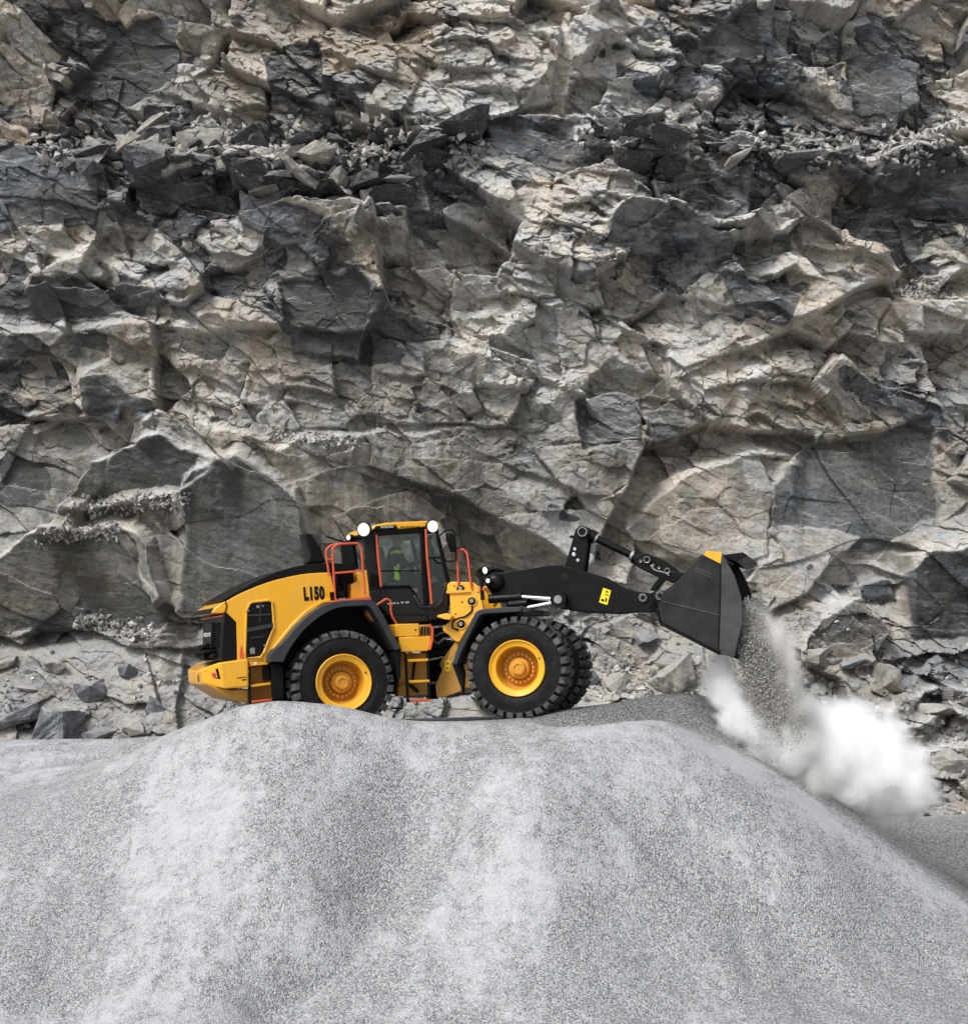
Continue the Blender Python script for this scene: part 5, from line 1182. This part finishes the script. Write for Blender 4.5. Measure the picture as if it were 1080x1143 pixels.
# countless small rubble on shelves and the talus: one object
mbv = []; mbf = []
oct_v = np.array([(1, 0, 0), (-1, 0, 0), (0, 1, 0), (0, -1, 0), (0, 0, 1), (0, 0, -1)], float); oct_f = np.array([(0, 2, 4), (2, 1, 4), (1, 3, 4), (3, 0, 4), (2, 0, 5), (1, 2, 5), (3, 1, 5), (0, 3, 5)])
def stones(P, S_, name, mat, label, cat, stretch=None, r=rng):
    n = len(P); a = r.normal(size=(n, 6, 3)) * .28 + oct_v[None]; q = r.normal(size=(n, 4)); q /= np.linalg.norm(q, axis=1)[:, None]
    w, x, y, z = q.T
    Rm = np.stack([1 - 2 * (y * y + z * z), 2 * (x * y - z * w), 2 * (x * z + y * w), 2 * (x * y + z * w), 1 - 2 * (x * x + z * z), 2 * (y * z - x * w), 2 * (x * z - y * w), 2 * (y * z + x * w), 1 - 2 * (x * x + y * y)], -1).reshape(n, 3, 3)
    vv = np.einsum('nij,nkj->nki', Rm, a) * S_[:, None, None] + P[:, None, :]
    f = (oct_f[None] + (np.arange(n) * 6)[:, None, None]).reshape(-1, 3)
    me = bpy.data.meshes.new(name); me.vertices.add(n * 6); me.vertices.foreach_set('co', vv.astype(np.float32).ravel()); me.loops.add(f.size); me.loops.foreach_set('vertex_index', f.astype(np.int32).ravel())
    me.polygons.add(len(f)); me.polygons.foreach_set('loop_start', np.arange(0, f.size, 3, dtype=np.int32)); me.update(calc_edges=True); me.polygons.foreach_set('use_smooth', np.zeros(len(f), bool))
    me.materials.append(mat); o = bpy.data.objects.new(name, me); COL.objects.link(o); return tag(o, label, cat, kind='stuff')
def stone_mat(name, lo, hi):
    t = NT(name); g = t.n('ShaderNodeNewGeometry'); c = t.ramp(g.outputs['Random Per Island'], [(0, lo), (.5, tuple(.5 * (a + b) for a, b in zip(lo, hi))), (1, hi)]); t.bsdf(c, .9, 0, None, .25); return t.m
P = []
def scatter(n, u0, v0, u1, v1, w, smin, smax):
    for _ in range(n):
        q = rng.rand(); u = u0 + (u1 - u0) * q + rng.normal(0, 3); v = v0 + (v1 - v0) * q + rng.normal(0, w); p = cliff_surface(u, v); s = rng.uniform(smin, smax); p[1] -= s * .3; P.append((*p, s))
scatter(260, 70, 568, 210, 558, 6, .03, .10); scatter(240, 45, 598, 132, 590, 5, .03, .10); scatter(150, 300, 485, 400, 495, 4, .03, .09); scatter(160, 85, 690, 170, 708, 6, .03, .12)
scatter(160, 0, 770, 330, 770, 28, .03, .10); scatter(260, 640, 750, 800, 770, 20, .03, .13); scatter(300, 880, 760, 1080, 850, 50, .03, .13); scatter(900, 40, 160, 540, 165, 16, .04, .16); scatter(500, 640, 150, 1080, 165, 14, .04, .15); scatter(200, 1000, 320, 1060, 325, 4, .03, .09)
P = np.array(P); stones(P[:, :3], P[:, 3], 'rubble', stone_mat('rubble_stone', (.10, .10, .105), (.52, .50, .47)), 'small broken rubble lying on the shelves and foot of the quarry wall', 'rubble')

# ------------------------------------------------------------------ gravel pouring out of the bucket, and its dust
r = np.random.RandomState(3)
def lip(l): return FF.pt(e1[0] + .02, l, e1[1])
n = 330000
l = r.uniform(BL + .12, -BL - .12, n); a0 = r.rand(n) ** .8                       # a0: 0 at the lip, 1 at the upper edge of the stream
T = np.sqrt(r.rand(n)) * (.60 + .06 * a0); strand = .5 + .5 * vnoise(l * 3.5, a0 * 9, 12)
keep = r.rand(n) < (.22 + .78 * strand ** 1.5)
f = e1[0] - .02 + .22 * a0 + T * (.50 + .62 * a0) + r.normal(0, .03, n) * (1 + 2 * T); u = e1[1] + .05 + .95 * a0 - .35 * T - 4.9 * T * T + r.normal(0, .04, n)
Pf = FF.O[None] + f[:, None] * FF.F[None] + l[:, None] * FF.L[None] + u[:, None] * FF.U[None]
Pf = Pf[keep]; gz = np.array([ground_z(x, y) for x, y in Pf[:, :2]]); Pf = Pf[Pf[:, 2] > gz + .05]
stones(Pf, np.where(r.rand(len(Pf)) < .004, r.uniform(.015, .035, len(Pf)), r.lognormal(-4.88, .36, len(Pf))), 'falling_gravel', stone_mat('falling_stone', (.30, .29, .275), (.47, .458, .438)), 'stream of grey crushed stone pouring from the tipped bucket', 'gravel', r=r)

def volume_mat(name, blobs, dens, col, nscale, stretch=(1, 1, 1), thr=(.35, .65), edge=.25):
    """soft cloud: union of ellipsoidal puffs, broken up by noise (object coordinates, metres)"""
    t = NT(name); tc = t.n('ShaderNodeTexCoord'); P_ = tc.outputs['Object']
    wn = t.n('ShaderNodeTexNoise', ins={'Vector': P_, 'Scale': nscale * .8, 'Detail': 5.0}); off = t.n('ShaderNodeVectorMath', operation='MULTIPLY_ADD'); t.link(wn.outputs['Color'], off.inputs[0]); off.inputs[1].default_value = (.85, .85, .85); off.inputs[2].default_value = (-.42, -.42, -.42)
    ad = t.n('ShaderNodeVectorMath', operation='ADD'); t.link(P_, ad.inputs[0]); t.link(off.outputs[0], ad.inputs[1])
    acc = None
    for (c, rad, w) in blobs:
        d = t.n('ShaderNodeVectorMath', operation='SUBTRACT'); t.link(ad.outputs[0], d.inputs[0]); d.inputs[1].default_value = c
        m_ = t.n('ShaderNodeVectorMath', operation='DIVIDE'); t.link(d.outputs[0], m_.inputs[0]); m_.inputs[1].default_value = rad
        ln = t.n('ShaderNodeVectorMath', operation='LENGTH'); t.link(m_.outputs[0], ln.inputs[0])
        s_ = t.n('ShaderNodeMapRange', interpolation_type='SMOOTHSTEP'); t.link(ln.outputs['Value'], s_.inputs[0]); s_.inputs[1].default_value = 1.0; s_.inputs[2].default_value = edge; s_.inputs[3].default_value = 0; s_.inputs[4].default_value = w
        acc = s_.outputs[0] if acc is None else t.math('ADD', acc, s_.outputs[0])
    acc = t.math('MINIMUM', acc, 1.0)
    mp = t.n('ShaderNodeMapping'); t.link(P_, mp.inputs[0]); mp.inputs['Scale'].default_value = stretch
    nz = t.noise(mp.outputs[0], nscale, 8, .68, .6); br = t.n('ShaderNodeMapRange'); t.link(nz, br.inputs[0]); br.inputs[1].default_value = thr[0]; br.inputs[2].default_value = thr[1]
    # thin edges break up first, cores stay dense
    k = t.math('MULTIPLY', acc, t.math('ADD', t.math('MULTIPLY', br.outputs[0], .8), t.math('MULTIPLY', t.math('POWER', acc, 4.0), .5)))
    pv = t.n('ShaderNodeVolumePrincipled'); pv.inputs['Color'].default_value = (*col, 1); t.link(t.math('MULTIPLY', k, dens), pv.inputs['Density'])
    pv.inputs['Anisotropy'].default_value = -.2
    t.link(pv.outputs[0], t.out.inputs['Volume']); return t.m
def cloud(name, blobs, mat, label, cat, pad=.45):
    lo = np.min([np.array(c) - np.array(rr) for c, rr, w in blobs], 0) - pad * .4; hi = np.max([np.array(c) + np.array(rr) for c, rr, w in blobs], 0) + pad * .4
    bm = bmesh.new(); bmesh.ops.create_cube(bm, size=1.0)
    for v in bm.verts: v.co = Vector([(lo[i] + hi[i]) / 2 + v.co[i] * (hi[i] - lo[i]) for i in range(3)])
    me = bpy.data.meshes.new(name); bm.to_mesh(me); bm.free(); me.materials.append(mat); o = bpy.data.objects.new(name, me); COL.objects.link(o); return tag(o, label, cat, kind='stuff')
def puff(u, v, d, rx, rz, ry=1.0, w=1.0): return (tuple(at_depth(u, v, d)), (rx, ry, rz), w)
B1 = [puff(797, 752, 30.4, .36, .34, .9, .3), puff(808, 770, 30.3, .42, .40, 1.0, .5), puff(822, 790, 30.2, .48, .42, 1.0, .7), puff(840, 810, 30.1, .58, .48, 1.1, .8), puff(866, 834, 30.1, .75, .55, 1.2, .9), puff(900, 848, 30.6, .90, .72, 1.1, 1), puff(945, 842, 31.1, 1.2, 1.12, 1.3, 1), puff(985, 866, 31.2, 1.0, .85, 1.1, 1), puff(1010, 884, 31.2, .6, .50, 1.0, .8), puff(910, 812, 31.1, .5, .45, .9, .6), puff(872, 800, 30.8, .4, .5, .8, .4), puff(1022, 896, 31.2, .45, .32, .9, .5), puff(930, 880, 30.6, .8, .42, 1.0, .8)]
cloud('dust_cloud', B1, volume_mat('white_dust', B1, 34.0, (.9985, .9985, .9985), 2.2, thr=(.40, .66)), 'thick white dust cloud billowing where the gravel lands on the slope', 'dust')
sp = lambda f_, u_: tuple(FF.pt(f_, 0, u_))
B2 = []
for k in range(7):
    tt_ = .1 + k * .10; B2.append((sp(e1[0] + .15 + tt_ * .98, e1[1] + .52 - .35 * tt_ - 4.9 * tt_ * tt_), (.42 + .12 * k / 6, 1.75, .50), .8))
cloud('falling_dust', B2, volume_mat('grey_dust', B2, 16.0, (.86, .845, .82), 2.6, (1.6, 1.6, .20), (.38, .64), .35), 'thin grey dust trailing with the gravel stream below the bucket', 'dust')
S.cycles.volume_bounces = 18; S.cycles.max_bounces = 20; S.cycles.volume_step_rate = 1.5; S.cycles.volume_max_steps = 256

# ------------------------------------------------------------------ light: bright overcast, sun soft behind thin cloud, upper left
ELEV, AZ = 48.0, -42.0         # azimuth of the sun measured from -Y (behind the camera) towards -X
sd_ = np.array([math.sin(R(AZ)) * math.cos(R(ELEV)), -math.cos(R(AZ)) * math.cos(R(ELEV)), math.sin(R(ELEV))])
w = bpy.data.worlds.new("World"); S.world = w; w.use_nodes = True; nt = w.node_tree; nt.nodes.clear()
sky = nt.nodes.new('ShaderNodeTexSky'); sky.sky_type = 'NISHITA'; sky.sun_disc = False; sky.sun_elevation = R(ELEV); sky.sun_rotation = math.atan2(sd_[0], sd_[1]); sky.dust_density = 3.0; sky.air_density = 1.0; sky.ozone_density = .6
hs = nt.nodes.new('ShaderNodeHueSaturation'); hs.inputs['Saturation'].default_value = .28; nt.links.new(sky.outputs[0], hs.inputs['Color'])
bg = nt.nodes.new('ShaderNodeBackground'); bg.inputs[1].default_value = .105; nt.links.new(hs.outputs[0], bg.inputs[0])
wo = nt.nodes.new('ShaderNodeOutputWorld'); nt.links.new(bg.outputs[0], wo.inputs[0])
sl_ = bpy.data.lights.new('sun', 'SUN'); sl_.energy = 2.3; sl_.angle = R(20); sl_.color = (1, .985, .965); so_ = bpy.data.objects.new('sun', sl_); COL.objects.link(so_)
so_.location = (-20, -20, 40); so_.rotation_euler = Vector(-sd_).to_track_quat('-Z', 'Y').to_euler()
S.view_settings.view_transform = 'Standard'; S.view_settings.look = 'None'; S.view_settings.exposure = .46; S.view_settings.gamma = 1.0
for o in list(bpy.data.objects):
    if '_w' in o: del o['_w']
